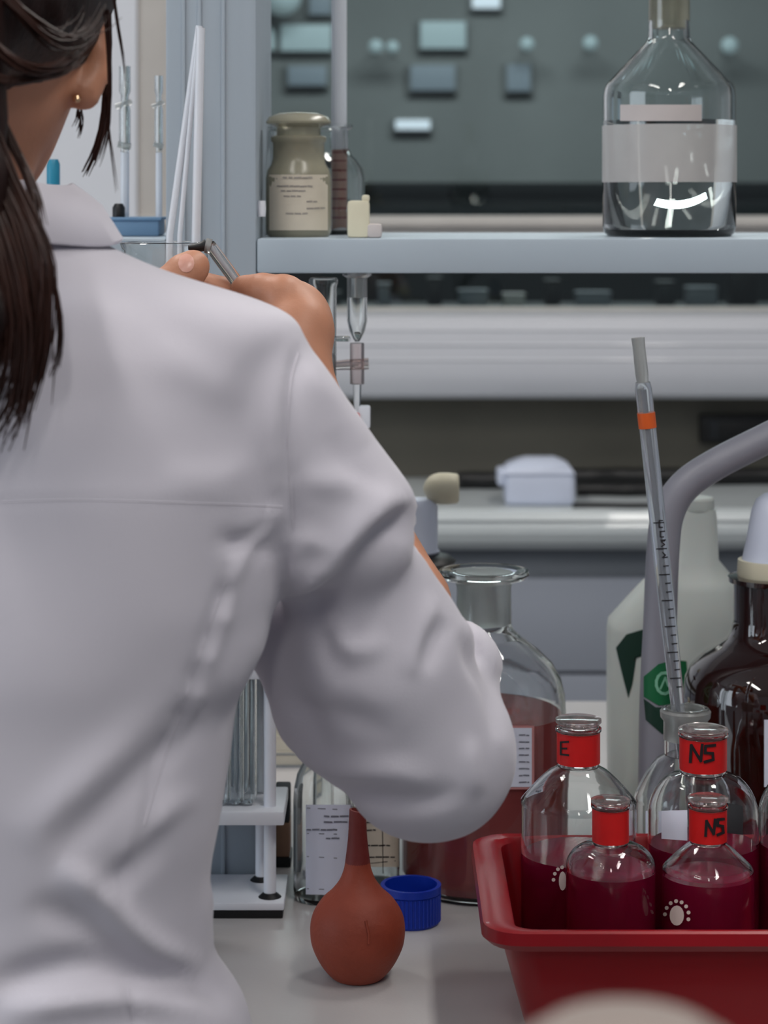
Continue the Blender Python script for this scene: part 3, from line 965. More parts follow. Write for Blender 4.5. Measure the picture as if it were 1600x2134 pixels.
tag(t, 'deep red plastic tray holding the maroon-filled bottles', 'tray')

# clear bottle behind the tray with the pipette
C, Cb, Ct = reagent(1428, 106, 1.60, ZT, 1470, 1484, 1560, 1572, 1660, 44, 1760, 'open clear bottle behind the tray holding the pipette', fill='maroon', rounded=0.4, tape=False, stopper=False, nm='open_bottle')
put('label', decal_quad(bvh_of([Cb]), [(1345, 1690), (1400, 1690), (1400, 1760), (1345, 1760)], 0.0006, 10, 3), 'paper', C)

lathe('ground_lip', [(SX(40, 1.6), ZP(1540, 1.6)), (SX(45.5, 1.6), ZP(1540, 1.6)), (SX(45.5, 1.6), ZP(1502, 1.6)), (SX(52, 1.6), ZP(1494, 1.6)), (SX(53, 1.6), ZP(1482, 1.6)), (SX(48, 1.6), ZP(1476, 1.6)), (SX(40, 1.6), ZP(1478, 1.6))], (P(1428, 0, 1.6).x, 1.6), 'frost', C, 40, True)
d = 1.60
top, low = P(1329, 704, d), P(1413, 1480, d)
dirv = (low - top)
end = top + dirv * ((top.z - (ZT + 0.010)) / (top.z - low.z))
t = thing('glass_pipette', 'graduated glass pipette with orange band standing in the open bottle', 'pipette', tuple(end))
at = lambda y: top + dirv * ((y - 704) / 776.0)
b1 = tube('barrel', [at(796), at(812), at(1250), at(1420), end], [0.0052, 0.0060, 0.0060, 0.0052, 0.002], 'pipglass', t, 20)
tube('bore', [at(812), at(1250), at(1420), end], [0.0014, 0.0014, 0.0012, 0.0008], 'bore', t, 10)
tube('mouthpiece', [at(704), at(720), at(780), at(798)], [0.0048, 0.0045, 0.0047, 0.0040], 'frost', t, 16)
tube('orange_band', [at(860), at(892)], [0.0064, 0.0064], 'orange', t, 20)
bvh = bvh_of([b1])
parts = []
for y in range(1090, 1440, 18):
    c0 = 1329 + (y - 704) * 84 / 776
    big = (y // 18) % 3 == 0
    parts.append(stroke(bvh, [(c0 + (2 if not big else -9), y), (c0 + 12, y - 1)], 2.4, 0.0006))
for (dy, pl_) in ((0, [(6, 0), (-1, 0), (-1, 14), (6, 14)]), (22, [(-1, 0), (-1, 12), (6, 12)]), (42, [(6, 0), (-1, 2), (6, 8), (-1, 12)]), (66, [(-1, 0), (5, 6), (-1, 11)])):
    c0 = 1329 + (1085 + dy - 704) * 84 / 776 + 4
    parts.append(stroke(bvh, [(c0 + x, 1085 + dy + y) for x, y in pl_], 2.4, 0.0006))
put('graduations', merge(parts), 'ink', t)

# large bottle with brick-red liquid
d = 1.708
z = lambda y: ZP(y, d)
R = lambda h: SX(h, d)
ax = P(1008, 0, d).x
t = thing('flanged_bottle', 'big wide-necked glass bottle half full of brick-red liquid behind the elbow', 'bottle', (ax, d, ZT))
outer = [(0, ZT), (R(158), ZT), (R(168), ZT + 0.004), (R(171), ZT + 0.010), (R(171), z(1478)), (R(169), z(1445)), (R(160), z(1410)), (R(142), z(1380)), (R(112), z(1352)), (R(80), z(1328)),
         (R(62), z(1312)), (R(58), z(1298)), (R(57), z(1225)), (R(60), z(1212)), (R(88), z(1204)), (R(95), z(1196)), (R(93), z(1188)), (R(78), z(1187))]
gb = glass_vessel(t, (ax, d), outer, 0.003, 0.006)
rl = R(171) - 0.0026
lathe('liquid', [(0, ZT + 0.0062), (R(156), ZT + 0.0062), (rl, ZT + 0.012), (rl, z(1482)), (0, z(1482))], (ax, d), 'pink', t, 56)
lathe('stopper', [(0, z(1305)), (R(50), z(1300)), (R(52), z(1215)), (R(60), z(1192)), (R(50), z(1190)), (0, z(1196))], (ax, d), 'frost', t, 40)
bvh = bvh_of([gb])
put('label', decal_quad(bvh, [(990, 1512), (1113, 1512), (1113, 1645), (990, 1645)], 0.0008, 14, 3), 'rosepaper', t)
put('label_paper', decal_quad(bvh, [(992, 1517), (1108, 1517), (1108, 1640), (992, 1640)], 0.0013, 14, 3), 'paper', t)
put('label_print', print_lines(bvh, [(y, 1082, 1102) for y in range(1532, 1632, 14)], 2.4, 0.0018), 'greyink', t)

# small labelled bottles under the arm
d = 1.672
z = lambda y: ZP(y, d)
R = lambda h: SX(h, d)
ax = P(673, 0, d).x
t = thing('labelled_bottle', 'small clear domed bottle with white printed label under the sleeve', 'bottle', (ax, d, ZT))
outer = [(0, ZT), (R(56), ZT), (R(61), ZT + 0.003), (R(62), ZT + 0.007), (R(62), z(1668)), (R(60), z(1640)), (R(54), z(1612)), (R(42), z(1590)), (R(28), z(1572)), (R(22), z(1560)), (R(21), z(1520)), (R(25), z(1516)), (R(25), z(1508)), (R(20), z(1507))]
lb_ = glass_vessel(t, (ax, d), outer, 0.0018, 0.004)
lathe('stopper', [(0, z(1550)), (R(18), z(1550)), (R(19), z(1507)), (R(28), z(1500)), (R(28), z(1490)), (0, z(1488))], (ax, d), 'frost', t, 24)
bvh = bvh_of([lb_])
put('label', decal_quad(bvh, [(637, 1677), (734, 1677), (734, 1866), (637, 1864)], 0.0006, 16, 3), 'paper', t)
put('label_print', merge([print_lines(bvh, [(1701, 676, 728), (1713, 676, 730), (1729, 640, 702), (1747, 680, 706)], 3.2, 0.0010),
                          stroke(bvh, [(640, 1684), (730, 1688)], 1.8, 0.001), stroke(bvh, [(640, 1737), (730, 1739)], 1.8, 0.001),
                          stroke(bvh, [(640, 1785), (730, 1790)], 1.8, 0.001), stroke(bvh, [(640, 1852), (730, 1856)], 1.8, 0.001)]), 'greyink', t)
d = 1.70
z = lambda y: ZP(y, d)
R = lambda h: SX(h, d)
ax = P(782, 0, d).x
t = thing('beige_labelled_bottle', 'small bottle with beige handwritten label behind the rubber bulb', 'bottle', (ax, d, ZT))
outer = [(0, ZT), (R(46), ZT), (R(50), ZT + 0.003), (R(51), ZT + 0.006), (R(51), z(1660)), (R(46), z(1630)), (R(30), z(1604)), (R(20), z(1590)), (R(19), z(1560)), (R(23), z(1556)), (R(19), z(1548))]
lb_ = glass_vessel(t, (ax, d), outer, 0.0018, 0.004)
lathe('stopper', [(0, z(1585)), (R(16), z(1585)), (R(17), z(1548)), (R(26), z(1540)), (R(26), z(1530)), (0, z(1528))], (ax, d), 'frost', t, 24)
bvh = bvh_of([lb_])
put('label', decal_quad(bvh, [(736, 1680), (831, 1680), (831, 1870), (736, 1870)], 0.0006, 16, 3), 'beigepaper', t)
put('label_print', merge([print_lines(bvh, [(1700, 764, 784), (1714, 764, 788), (1730, 764, 782), (1762, 764, 812), (1786, 768, 822)], 2.6, 0.001),
                          stroke(bvh, [(797, 1725), (798, 1820)], 1.5, 0.001), stroke(bvh, [(764, 1800), (824, 1794)], 1.5, 0.001)]), 'ink', t)

# test-tube rack
y0, y1 = 1.622, 1.692
xr = P(592, 0, y0).x
xl = xr - 0.155
t = thing('tube_rack', 'white plastic test-tube rack with dark base standing under the arm', 'rack', ((xl + xr) / 2, (y0 + y1) / 2, ZT))
box('base_pad', xl + 0.001, xr - 0.001, y0 + 0.001, y1, ZT, ZT + 0.006, 'black', t, 0.001)
box('base', xl, xr, y0, y1, ZT + 0.006, ZT + 0.0115, 'white', t, 0.0015)
mz = ZP(1692, y0)


def holed_plate(name, zc):
    box(name, xl, xr, y0, y1, zc - 0.010, zc, 'white', t, 0.0015)


pm_ = holed_plate('middle_plate', mz)
pt_ = holed_plate('top_plate', mz + 0.105)
posts = []
for px_, py_ in ((P(562, 0, 1.636).x, 1.638), (P(545, 0, 1.68).x, 1.678), (xl + 0.012, 1.638), (xl + 0.012, 1.678)):
    o = lathe('post', [(0, ZT + 0.0115), (0.0045, ZT + 0.0115), (0.0045, mz + 0.100), (0, mz + 0.100)], (px_, py_), 'white', t, 20)
    lathe('screw', [(0, ZT + 0.0115), (0.0085, ZT + 0.0115), (0.005, ZT + 0.0145), (0, ZT + 0.0145)], (px_, py_ - 0.001), 'black', o, 16)
tg = 'test tubes in the white rack'
for i, (px, dd) in enumerate(((490, 1.640), (516, 1.640), (540, 1.672), (503, 1.672), (462, 1.640))):
    ax = P(px, 0, dd).x
    rr = 0.0068
    zb = mz + 0.0005
    prof = [(0, zb)] + [(rr * math.sin(a_), zb + rr - rr * math.cos(a_)) for a_ in (0.4, 0.8, 1.2, 1.57)] + [(rr, mz + 0.118), (rr + 0.001, mz + 0.12)]
    o = lathe('test_tube', shell(prof, 0.001, 0.001), (ax, dd), 'glass', None, 20)
    tag(o, 'clear empty test tube standing in the white rack', 'test tube', tg)

# cream notebooks and a brown carton farther back on the bench
for i, (x0, x1, y0_, y1_, m, lab) in enumerate(((520, 648, 1570, 1600, 'recess', 'grey bound notebook at the bottom of the stack behind the rack'),
                                                (528, 640, 1534, 1570, 'beigepaper', 'thick cream notebook in the middle of the stack behind the rack'),
                                                (536, 622, 1492, 1534, 'cream', 'pale cream notebook on top of the stack behind the rack'))):
    dd = 2.05
    a, b = P(x0, 0, dd).x, P(x1, 0, dd).x
    z0, z1 = (ZT if i == 0 else ZP(y1_, dd)), ZP(y0_, dd)
    t = thing('notebook', lab, 'notebook', ((a + b) / 2, dd + 0.08, z0), 'stack of notebooks')
    box('pages', a + 0.002, b - 0.002, dd + 0.002, dd + 0.158, z0 + 0.0015, z1 - 0.0015, 'beigepaper', t)
    box('cover', a, b, dd, dd + 0.16, z1 - 0.0015, z1, m, t)
    box('cover', a, b, dd, dd + 0.16, z0, z0 + 0.0015, m, t)
    box('spine', a, a + 0.0015, dd, dd + 0.16, z0 + 0.0015, z1 - 0.0015, m, t)
dd = 1.745
a, b = P(566, 0, dd).x, P(606, 0, dd).x
t = thing('brown_carton', 'small brown carton with black foot between rack and labelled bottle', 'box', ((a + b) / 2, dd + 0.015, ZT))
box('foot', a, b, dd, dd + 0.03, ZT, ZT + 0.008, 'black', t, 0.001)
box('carton', a + 0.001, b - 0.001, dd + 0.001, dd + 0.029, ZT + 0.008, ZT + 0.034, 'brownbox', t, 0.001)
box('cap', a + 0.002, b - 0.001, dd + 0.002, dd + 0.028, ZT + 0.034, ZT + 0.060, 'dark', t, 0.002)

# dispenser half hidden by the sleeve
d = 1.95
z = lambda y: ZP(y, d)
R = lambda h: SX(h, d)
ax = P(872, 0, d).x
t = thing('plastic_dispenser', 'pale plastic dispenser with cream nozzle above a black disc, behind the sleeve', 'dispenser', (ax, d, ZT))
lathe('foot', [(0, ZT), (R(70), ZT), (R(70), ZT + 0.006), (R(20), ZT + 0.012), (R(16), z(1190)), (0, z(1190))], (ax, d), 'black', t, 32)
lathe('disc', [(0, z(1192)), (R(30), z(1192)), (R(70), z(1180)), (R(78), z(1168)), (R(66), z(1158)), (R(44), z(1152)), (0, z(1152))], (ax, d), 'black', t, 40)
lathe('body', [(0, z(1153)), (R(40), z(1153)), (R(44), z(1148)), (R(40), z(1142)), (R(40), z(1055)), (R(30), z(1040)), (0, z(1038))], (ax, d), 'palebox', t, 36)
tube('nozzle', [(P(px_, 0, d).x, d, z(1018)) for px_ in (882, 886, 893, 903, 915, 935, 952, 956)], [R(q_) for q_ in (4, 15, 24, 30, 33, 33, 31, 27)], 'cream', t, 24)

# white plastic bottle with green print
d = 1.89
rows = [(1060, 1412, 1490), (1075, 1405, 1492), (1165, 1396, 1496), (1205, 1350, 1530), (1225, 1330, 1533), (1292, 1268, 1533), (1310, 1265, 1533), (1450, 1265, 1533), (1600, 1266, 1532)]
rows += [(HY + (EYE - ZT - 0.006) * F / d, 1268, 1530), (HY + (EYE - ZT) * F / d, 1276, 1522)]
V, Fc = [], []
n = 40
for (y, a_, b_) in rows:
    xa, xb = P(a_, 0, d).x, P(b_, 0, d).x
    hw_ = (xb - xa) / 2
    hd = min(0.034, hw_ * 0.8)
    for i in range(n):
        th = 2 * math.pi * i / n
        c_, s_ = math.cos(th), math.sin(th)
        p = 0.62
        V.append(((xa + xb) / 2 + hw_ * math.copysign(abs(c_) ** p, c_), d + hd * math.copysign(abs(s_) ** p, s_), ZP(y, d)))
for k in range(len(rows) - 1):
    for i in range(n):
        j = (i + 1) % n
        Fc.append((k * n + i, (k + 1) * n + i, (k + 1) * n + j, k * n + j))
Fc.append(tuple(range(n)))
Fc.append(tuple((len(rows) - 1) * n + i for i in range(n - 1, -1, -1)))
ax = P(1399, 0, d).x
t = thing('plastic_bottle', 'white plastic bottle with green leaf print behind the bent grey pipe', 'bottle', (ax, d, ZT))
wb = mk('body', V, Fc, 'hdpe', t, 55)
lathe('cap', [(0, ZP(1062, d)), (SX(36, d), ZP(1062, d)), (SX(38, d), ZP(1056, d)), (SX(38, d), ZP(1040, d)), (SX(34, d), ZP(1036, d)), (0, ZP(1036, d))], (P(1450, 0, d).x, d), 'hdpe', t, 28)
bvh = bvh_of([wb])
put('green_leaf', decal_poly(bvh, [(1283, 1350), (1305, 1322), (1345, 1310), (1345, 1365), (1326, 1368), (1318, 1425), (1309, 1455), (1296, 1405)], 0.0006), 'darkgreen', t)
put('green_patch', decal_poly(bvh, [(1412, 1376), (1430, 1378), (1436, 1440), (1412, 1470)], 0.0006, 3), 'green', t)

# bent grey pipe
d = 1.705
ax = P(1375, 0, d).x
t = thing('bent_pipe', 'thick grey pipe rising from the bench and bending to the right', 'pipe', (ax, d, ZT))
pp = smooth_prof([(ax - 0.004, d, ZT + 0.004), (ax - 0.003, d, ZP(1500, d)), (ax, d, ZP(1300, d)), tuple(P(1381, 1150, d)), tuple(P(1392, 1070, d)), tuple(P(1425, 1014, d)), tuple(P(1490, 968, d)), tuple(P(1600, 912, d)), tuple(P(1720, 852, d))], 6)
rp = SX(35, d)
pipe_o = tube('pipe', pp, [rp * (1.04 - 0.14 * i / len(pp)) for i in range(len(pp))], 'greypipe', t, 24)
lathe('flange', [(0, ZT), (0.021, ZT), (0.021, ZT + 0.005), (0.016, ZT + 0.009), (0, ZT + 0.009)], (ax - 0.004, d), 'greypipe', t, 32)

bvh = bvh_of([pipe_o])
put('green_disc', decal_poly(bvh, [(1341, 1410), (1372, 1384), (1403, 1376), (1404, 1468), (1372, 1470), (1341, 1452)], 0.0006), 'green', t)
put('pale_ring', merge([stroke(bvh, [(1384 + 17 * math.cos(a_), 1424 + 22 * math.sin(a_)) for a_ in np.linspace(0, 6.29, 14)], 6, 0.001), stroke(bvh, [(1376, 1435), (1386, 1412), (1392, 1430)], 4, 0.001)]), 'palegreen', t)
put('dark_patch', decal_poly(bvh, [(1341, 1456), (1366, 1474), (1402, 1474), (1402, 1520), (1380, 1530), (1345, 1500)], 0.0006), 'darkgreen', t)

# brown bottle with dispenser top
d = 1.725
z = lambda y: ZP(y, d)
R = lambda h: SX(h, d)
ax = P(1608, 0, d).x
t = thing('amber_bottle', 'big dark amber glass bottle with cream collar behind the tray', 'bottle', (ax, d, ZT))
outer = [(0, ZT), (R(170), ZT), (R(181), ZT + 0.004), (R(184), ZT + 0.01), (R(184), z(1450)), (R(180), z(1415)), (R(168), z(1388)), (R(140), z(1362)), (R(112), z(1345)), (R(94), z(1332)), (R(84), z(1315)), (R(80), z(1290)),
         (R(80), z(1215)), (R(90), z(1212)), (R(91), z(1202)), (R(78), z(1200)), (0, z(1200))]
lathe('body', outer, (ax, d), 'amber', t, 64)
lathe('collar', [(0, z(1201)), (R(70), z(1201)), (R(72), z(1196)), (R(70), z(1166)), (0, z(1166))], (ax, d), 'cream', t, 40)
lathe('dispenser_top', [(0, z(1167)), (R(62), z(1167)), (R(52), z(1120)), (R(42), z(1062)), (R(32), z(1040)), (R(16), z(1028)), (0, z(1026))], (ax, d), 'palebox', t, 40)
put('label', decal_quad(bvh_of([bpy.data.objects[o.name] for o in t.children if o.name.startswith('body')]), [(1592, 1500), (1700, 1500), (1700, 1640), (1592, 1640)], 0.0008, 10, 3), 'paper', t)

# close out-of-focus beige bottle on a trolley in front
d = 0.44
ax = P(1312, 0, d).x
t = thing('trolley', 'small steel trolley standing before the bench', 'trolley', (0.12, 0.52, 0))
box('top', -0.02, 0.34, 0.36, 0.68, 0.885, 0.90, 'steel', t, 0.003)
box('shelf', -0.01, 0.33, 0.37, 0.67, 0.25, 0.265, 'steel', t, 0.003)
for xx, yy in ((-0.01, 0.37), (0.33, 0.37), (-0.01, 0.67), (0.33, 0.67)):
    lathe('leg', [(0, 0), (0.010, 0), (0.010, 0.886), (0, 0.886)], (xx, yy), 'steel', t, 14)
t = thing('beige_bottle', 'blurred beige round-shouldered bottle close in front of the red tray', 'bottle', (ax, d, 0.90))
z = lambda y: ZP(y, d)
R = lambda h: SX(h, d)
lathe('body', [(0, 0.90), (R(250), 0.90), (R(262), 0.906), (R(262), z(2240)), (R(250), z(2205)), (R(225), z(2175)), (R(200), z(2162)), (R(150), z(2156)), (0, z(2156))], (ax, d), 'beige', t, 48)
lathe('cap', smooth_prof([(R(196), z(2162)), (R(180), z(2146)), (R(140), z(2133)), (R(70), z(2127)), (0, z(2126))], 3), (ax, d), 'beige', t, 40)

# ------------------------------------------------------------------ implicit surfaces for the person
class Field:
    def __init__(self, xs, ys, zs):
        self.x, self.y, self.z = [np.asarray(a, dtype=np.float32) for a in (xs, ys, zs)]
        self.f = np.full((len(xs), len(ys), len(zs)), 1.0, dtype=np.float32)

    def _win(self, lo, hi):
        s = []
        for a, l, h in zip((self.x, self.y, self.z), lo, hi):
            s.append(slice(max(int(np.searchsorted(a, l)) - 1, 0), min(int(np.searchsorted(a, h)) + 1, len(a))))
        return s, self.x[s[0]][:, None, None], self.y[s[1]][None, :, None], self.z[s[2]][None, None, :]

    def op(self, fn, lo, hi, k=0.0, sub=False):
        s, X, Y, Z = self._win(lo, hi)
        g_ = fn(X, Y, Z).astype(np.float32)
        f_ = self.f[tuple(s)]
        if sub:
            g_ = -g_
            if k:
                h = np.maximum(k - np.abs(f_ - g_), 0) / k
                self.f[tuple(s)] = np.maximum(f_, g_) + h * h * k * 0.25
            else:
                self.f[tuple(s)] = np.maximum(f_, g_)
        else:
            if k:
                h = np.maximum(k - np.abs(f_ - g_), 0) / k
                self.f[tuple(s)] = np.minimum(f_, g_) - h * h * k * 0.25
            else:
                self.f[tuple(s)] = np.minimum(f_, g_)

    def cone(self, a, b, ra, rb, k=0.0, sub=False):
        a, b = np.array(a, float), np.array(b, float)
        m = max(ra, rb) + 0.03 + k
        lo, hi = np.minimum(a, b) - m, np.maximum(a, b) + m
        ab = b - a
        L2 = float(ab @ ab) or 1e-9

        def fn(X, Y, Z):
            t_ = np.clip(((X - a[0]) * ab[0] + (Y - a[1]) * ab[1] + (Z - a[2]) * ab[2]) / L2, 0, 1)
            dx, dy, dz = X - a[0] - t_ * ab[0], Y - a[1] - t_ * ab[1], Z - a[2] - t_ * ab[2]
            return np.sqrt(dx * dx + dy * dy + dz * dz) - (ra + (rb - ra) * t_)
        self.op(fn, lo, hi, k, sub)

    def chain(self, pts, rads, k=0.0, k2=0.004):
        for i in range(len(pts) - 1):
            self.cone(pts[i], pts[i + 1], rads[i], rads[i + 1], k if i == 0 else k2)

    def ell(self, c, r, k=0.0, p=2.0, sub=False):
        c, r = np.array(c, float), np.array(r, float)
        m = 0.03 + k

        def fn(X, Y, Z):
            q = (np.abs((X - c[0]) / r[0]) ** p + np.abs((Y - c[1]) / r[1]) ** p + np.abs((Z - c[2]) / r[2]) ** p) ** (1 / p)
            return (q - 1) * r.min()
        self.op(fn, c - r - m, c + r + m, k, sub)

    def loft(self, rows, k=0.0, p=2.4):
        """rows: (z, cx, cy, a, b), increasing z"""
        rows = np.array(rows, float)
        m = 0.04
        lo = np.array([(rows[:, 1] - rows[:, 3]).min() - m, (rows[:, 2] - rows[:, 4]).min() - m, rows[0, 0] - m])
        hi = np.array([(rows[:, 1] + rows[:, 3]).max() + m, (rows[:, 2] + rows[:, 4]).max() + m, rows[-1, 0] + m])

        def fn(X, Y, Z):
            zz = Z.ravel()
            dense = np.linspace(rows[0, 0], rows[-1, 0], 420)
            ker = np.hanning(9)
            ker /= ker.sum()
            v = []
            for i in range(1, 5):
                q_ = np.interp(dense, rows[:, 0], rows[:, i])
                q_ = np.convolve(np.pad(q_, 4, mode='edge'), ker, 'valid')
                v.append(np.interp(zz, dense, q_)[None, None, :])
            q = (np.abs((X - v[0]) / v[2]) ** p + np.abs((Y - v[1]) / v[3]) ** p) ** (1 / p)
            sd = (q - 1) * np.minimum(v[2], v[3])
            cap = np.maximum(rows[0, 0] - Z, Z - rows[-1, 0])
            return np.maximum(sd, cap + 0 * sd)
        self.op(fn, lo, hi, k)

    def mesh(self):
        f = self.f
        ins = f < 0
        nx, ny, nz = f.shape
        cnt = np.zeros((nx - 1, ny - 1, nz - 1), dtype=np.int8)
        for i in (0, 1):
            for j in (0, 1):
                for k in (0, 1):
                    cnt += ins[i:nx - 1 + i, j:ny - 1 + j, k:nz - 1 + k]
        I, J, K = np.nonzero((cnt > 0) & (cnt < 8))
        idm = np.full(cnt.shape, -1, dtype=np.int32)
        idm[I, J, K] = np.arange(len(I))
        acc = np.zeros((len(I), 3))
        num = np.zeros(len(I))
        cor = [(i, j, k) for i in (0, 1) for j in (0, 1) for k in (0, 1)]
        for a in range(8):
            for b in range(a + 1, 8):
                A_, B_ = cor[a], cor[b]
                if sum(abs(p - q) for p, q in zip(A_, B_)) != 1:
                    continue
                fa, fb = f[I + A_[0], J + A_[1], K + A_[2]], f[I + B_[0], J + B_[1], K + B_[2]]
                m = (fa < 0) != (fb < 0)
                t_ = np.where(m, fa / np.where(m, fa - fb, 1), 0)
                for ax_, (arr, Q, qa, qb) in enumerate(((self.x, I, A_[0], B_[0]), (self.y, J, A_[1], B_[1]), (self.z, K, A_[2], B_[2]))):
                    pa, pb = arr[Q + qa], arr[Q + qb]
                    acc[:, ax_] += np.where(m, pa + t_ * (pb - pa), 0)
                num += m
        V = acc / num[:, None]
        quads = []
        for ax_ in range(3):
            sl0 = [slice(None)] * 3
            sl1 = [slice(None)] * 3
            sl0[ax_] = slice(0, -1)
            sl1[ax_] = slice(1, None)
            a_, b_ = ins[tuple(sl0)], ins[tuple(sl1)]
            E = np.nonzero(a_ != b_)
            o1, o2 = [q for q in range(3) if q != ax_]
            ok = (E[o1] > 0) & (E[o2] > 0) & (E[o1] < f.shape[o1] - 1) & (E[o2] < f.shape[o2] - 1)
            E = [e[ok] for e in E]
            inside_first = a_[tuple(E)]

            def cid(d1, d2):
                q = [e.copy() for e in E]
                q[o1] = q[o1] + d1
                q[o2] = q[o2] + d2
                return idm[tuple(q)]
            q = np.stack([cid(-1, -1), cid(0, -1), cid(0, 0), cid(-1, 0)], axis=1)
            flip = inside_first if ax_ != 1 else ~inside_first
            q[~flip] = q[~flip][:, ::-1]
            quads.append(q)
        return V, np.concatenate(quads)


def np_normals(V, Q):
    n = np.cross(V[Q[:, 2]] - V[Q[:, 0]], V[Q[:, 3]] - V[Q[:, 1]])
    N = np.zeros_like(V)
    for i in range(4):
        np.add.at(N, Q[:, i], n)
    return N / (np.linalg.norm(N, axis=1, keepdims=True) + 1e-12)


def relax(V, Q, it=2, lam=0.5):
    for _ in range(it):
        S = np.zeros_like(V)
        c = np.zeros(len(V))
        for i in range(4):
            a_, b_ = Q[:, i], Q[:, (i + 1) % 4]
            np.add.at(S, a_, V[b_])
            np.add.at(S, b_, V[a_])
            np.add.at(c, a_, 1)
            np.add.at(c, b_, 1)
        V = V + lam * (S / np.maximum(c, 1)[:, None] - V)
    return V


def mk_np(name, V, Q, m, parent):
    base = np.array(wloc(parent))
    me = bpy.data.meshes.new(name)
    me.vertices.add(len(V))
    me.vertices.foreach_set('co', (V - base).astype(np.float32).ravel())
    me.loops.add(len(Q) * 4)
    me.loops.foreach_set('vertex_index', Q.astype(np.int32).ravel())
    me.polygons.add(len(Q))
    me.polygons.foreach_set('loop_start', np.arange(0, len(Q) * 4, 4, dtype=np.int32))
    me.update(calc_edges=True)
    me.validate()
    me.polygons.foreach_set('use_smooth', [True] * len(me.polygons))
    me.materials.append(M[m])
    me.update()
    o = bpy.data.objects.new(name, me)
    COL.objects.link(o)
    o.parent = parent
    return o


def axis(*segs):
    """segs: (start, stop, step) joined into one increasing axis"""
    out = []
    for a, b, s in segs:
        out += list(np.arange(a, b, s))
    out.append(segs[-1][1])
    return np.array(out)


def pv(px, py, d):
    return np.array(P(px, py, d))


SPX, SPY = -0.222, 1.185            # spine
person = thing('person', 'person in white lab coat with dark hair tied back, working at the bench', 'person', (SPX, SPY, 0.0))

# ---- body (one continuous skin): head, ear, neck, trunk, arms, hands, legs
Bf = Field(axis((-0.62, -0.34, 0.006), (-0.34, 0.10, 0.0026)), axis((1.03, 1.36, 0.005), (1.36, 1.62, 0.0026)), axis((0.0, 1.20, 0.012), (1.20, 1.70, 0.0026)))
HC = np.array((-0.231, 1.205, 1.525))
Bf.ell(HC, (0.072, 0.092, 0.108), p=2.2)
Bf.ell(HC + (0, 0.035, -0.060), (0.050, 0.056, 0.062), 0.012)                # jaw
Bf.cone(HC + (0, 0.098, 0.005), HC + (0, 0.108, -0.028), 0.008, 0.012, 0.012)  # nose
Bf.cone(HC + (-0.018, 0.088, -0.062), HC + (0.018, 0.088, -0.062), 0.007, 0.007, 0.006)  # lips
for s in (-1, 1):
    Bf.ell(HC + (0.031 * s, 0.094, 0.002), (0.016, 0.012, 0.009), 0.008, sub=True)
    Bf.ell(HC + (0.031 * s, 0.080, 0.002), (0.012, 0.012, 0.012), 0.002)
    ec = HC + (0.073 * s, 0.004, -0.026)
    if s > 0:
        Bf.chain([pv(206, 10, 1.208), pv(204, 110, 1.206), pv(196, 160, 1.204), pv(173, 192, 1.200)], [0.005, 0.0062, 0.0075, 0.0105], 0.003, 0.004)
        continue
    Bf.ell(ec + (0.001 * s, 0.0, 0.004), (0.009, 0.018, 0.032), 0.006)
    Bf.ell(ec + (-0.006 * s, -0.006, -0.014), (0.0125, 0.012, 0.018), 0.006)
    Bf.ell(ec + (0.012 * s, 0.003, 0.008), (0.006, 0.010, 0.020), 0.003, sub=True)
Bf.cone((-0.230, 1.185, 1.33), (-0.240, 1.188, 1.48), 0.054, 0.047, 0.012)
Bf.loft([(0.86, SPX, 1.19, 0.13, 0.085), (0.98, SPX, 1.19, 0.112, 0.075), (1.10, SPX, 1.19, 0.105, 0.078), (1.25, SPX, 1.19, 0.14, 0.085), (1.33, SPX, 1.185, 0.13, 0.055), (1.36, SPX, 1.185, 0.06, 0.045)], 0.03)
for s in (-1, 1):
    Bf.chain([(SPX + 0.075 * s, 1.19, 0.88), (SPX + 0.08 * s, 1.195, 0.48), (SPX + 0.085 * s, 1.185, 0.09)], [0.075, 0.05, 0.036], 0.03, 0.01)
    Bf.chain([(SPX + 0.085 * s, 1.17, 0.045), (SPX + 0.09 * s, 1.285, 0.028)], [0.036, 0.022], 0.02)
# right arm
SH = pv(555, 860, 1.185)
EL = pv(925, 1545, 1.250)
WR = pv(606, 742, 1.44)
Bf.chain([SH, pv(745, 1210, 1.238), EL, pv(846, 1262, 1.325), pv(684, 950, 1.40), WR], [0.024, 0.021, 0.024, 0.0265, 0.0220, 0.0220], 0.02, 0.006)
# right hand, bent to the left: palm, thumb, fingers
PK = pv(588, 630, 1.485)
Bf.chain([WR, pv(620, 690, 1.45), pv(612, 660, 1.465), PK], [0.0225, 0.0220, 0.0215, 0.0190], 0.012, 0.008)
Bf.cone(pv(625, 690, 1.47), pv(585, 660, 1.51), 0.018, 0.016, 0.012)
Bf.chain([pv(622, 662, 1.455), pv(586, 614, 1.455), pv(548, 603, 1.462), pv(508, 598, 1.475)], [0.0135, 0.0125, 0.0105, 0.0082], 0.008, 0.003)      # thumb
for k, (kn_, mid, tip) in enumerate((((583, 622, 1.500), (520, 604, 1.535), (486, 612, 1.520)), ((580, 640, 1.515), (512, 628, 1.552), (476, 634, 1.534)),
                                     ((586, 662, 1.525), (520, 655, 1.560), (484, 660, 1.540)), ((596, 684, 1.528), (540, 682, 1.560), (508, 686, 1.545)))):
    Bf.chain([PK * 0.3 + pv(*kn_) * 0.7, pv(*kn_), pv(*mid), pv(*tip)], [0.011, 0.0105, 0.0092, 0.0078], 0.006, 0.003)
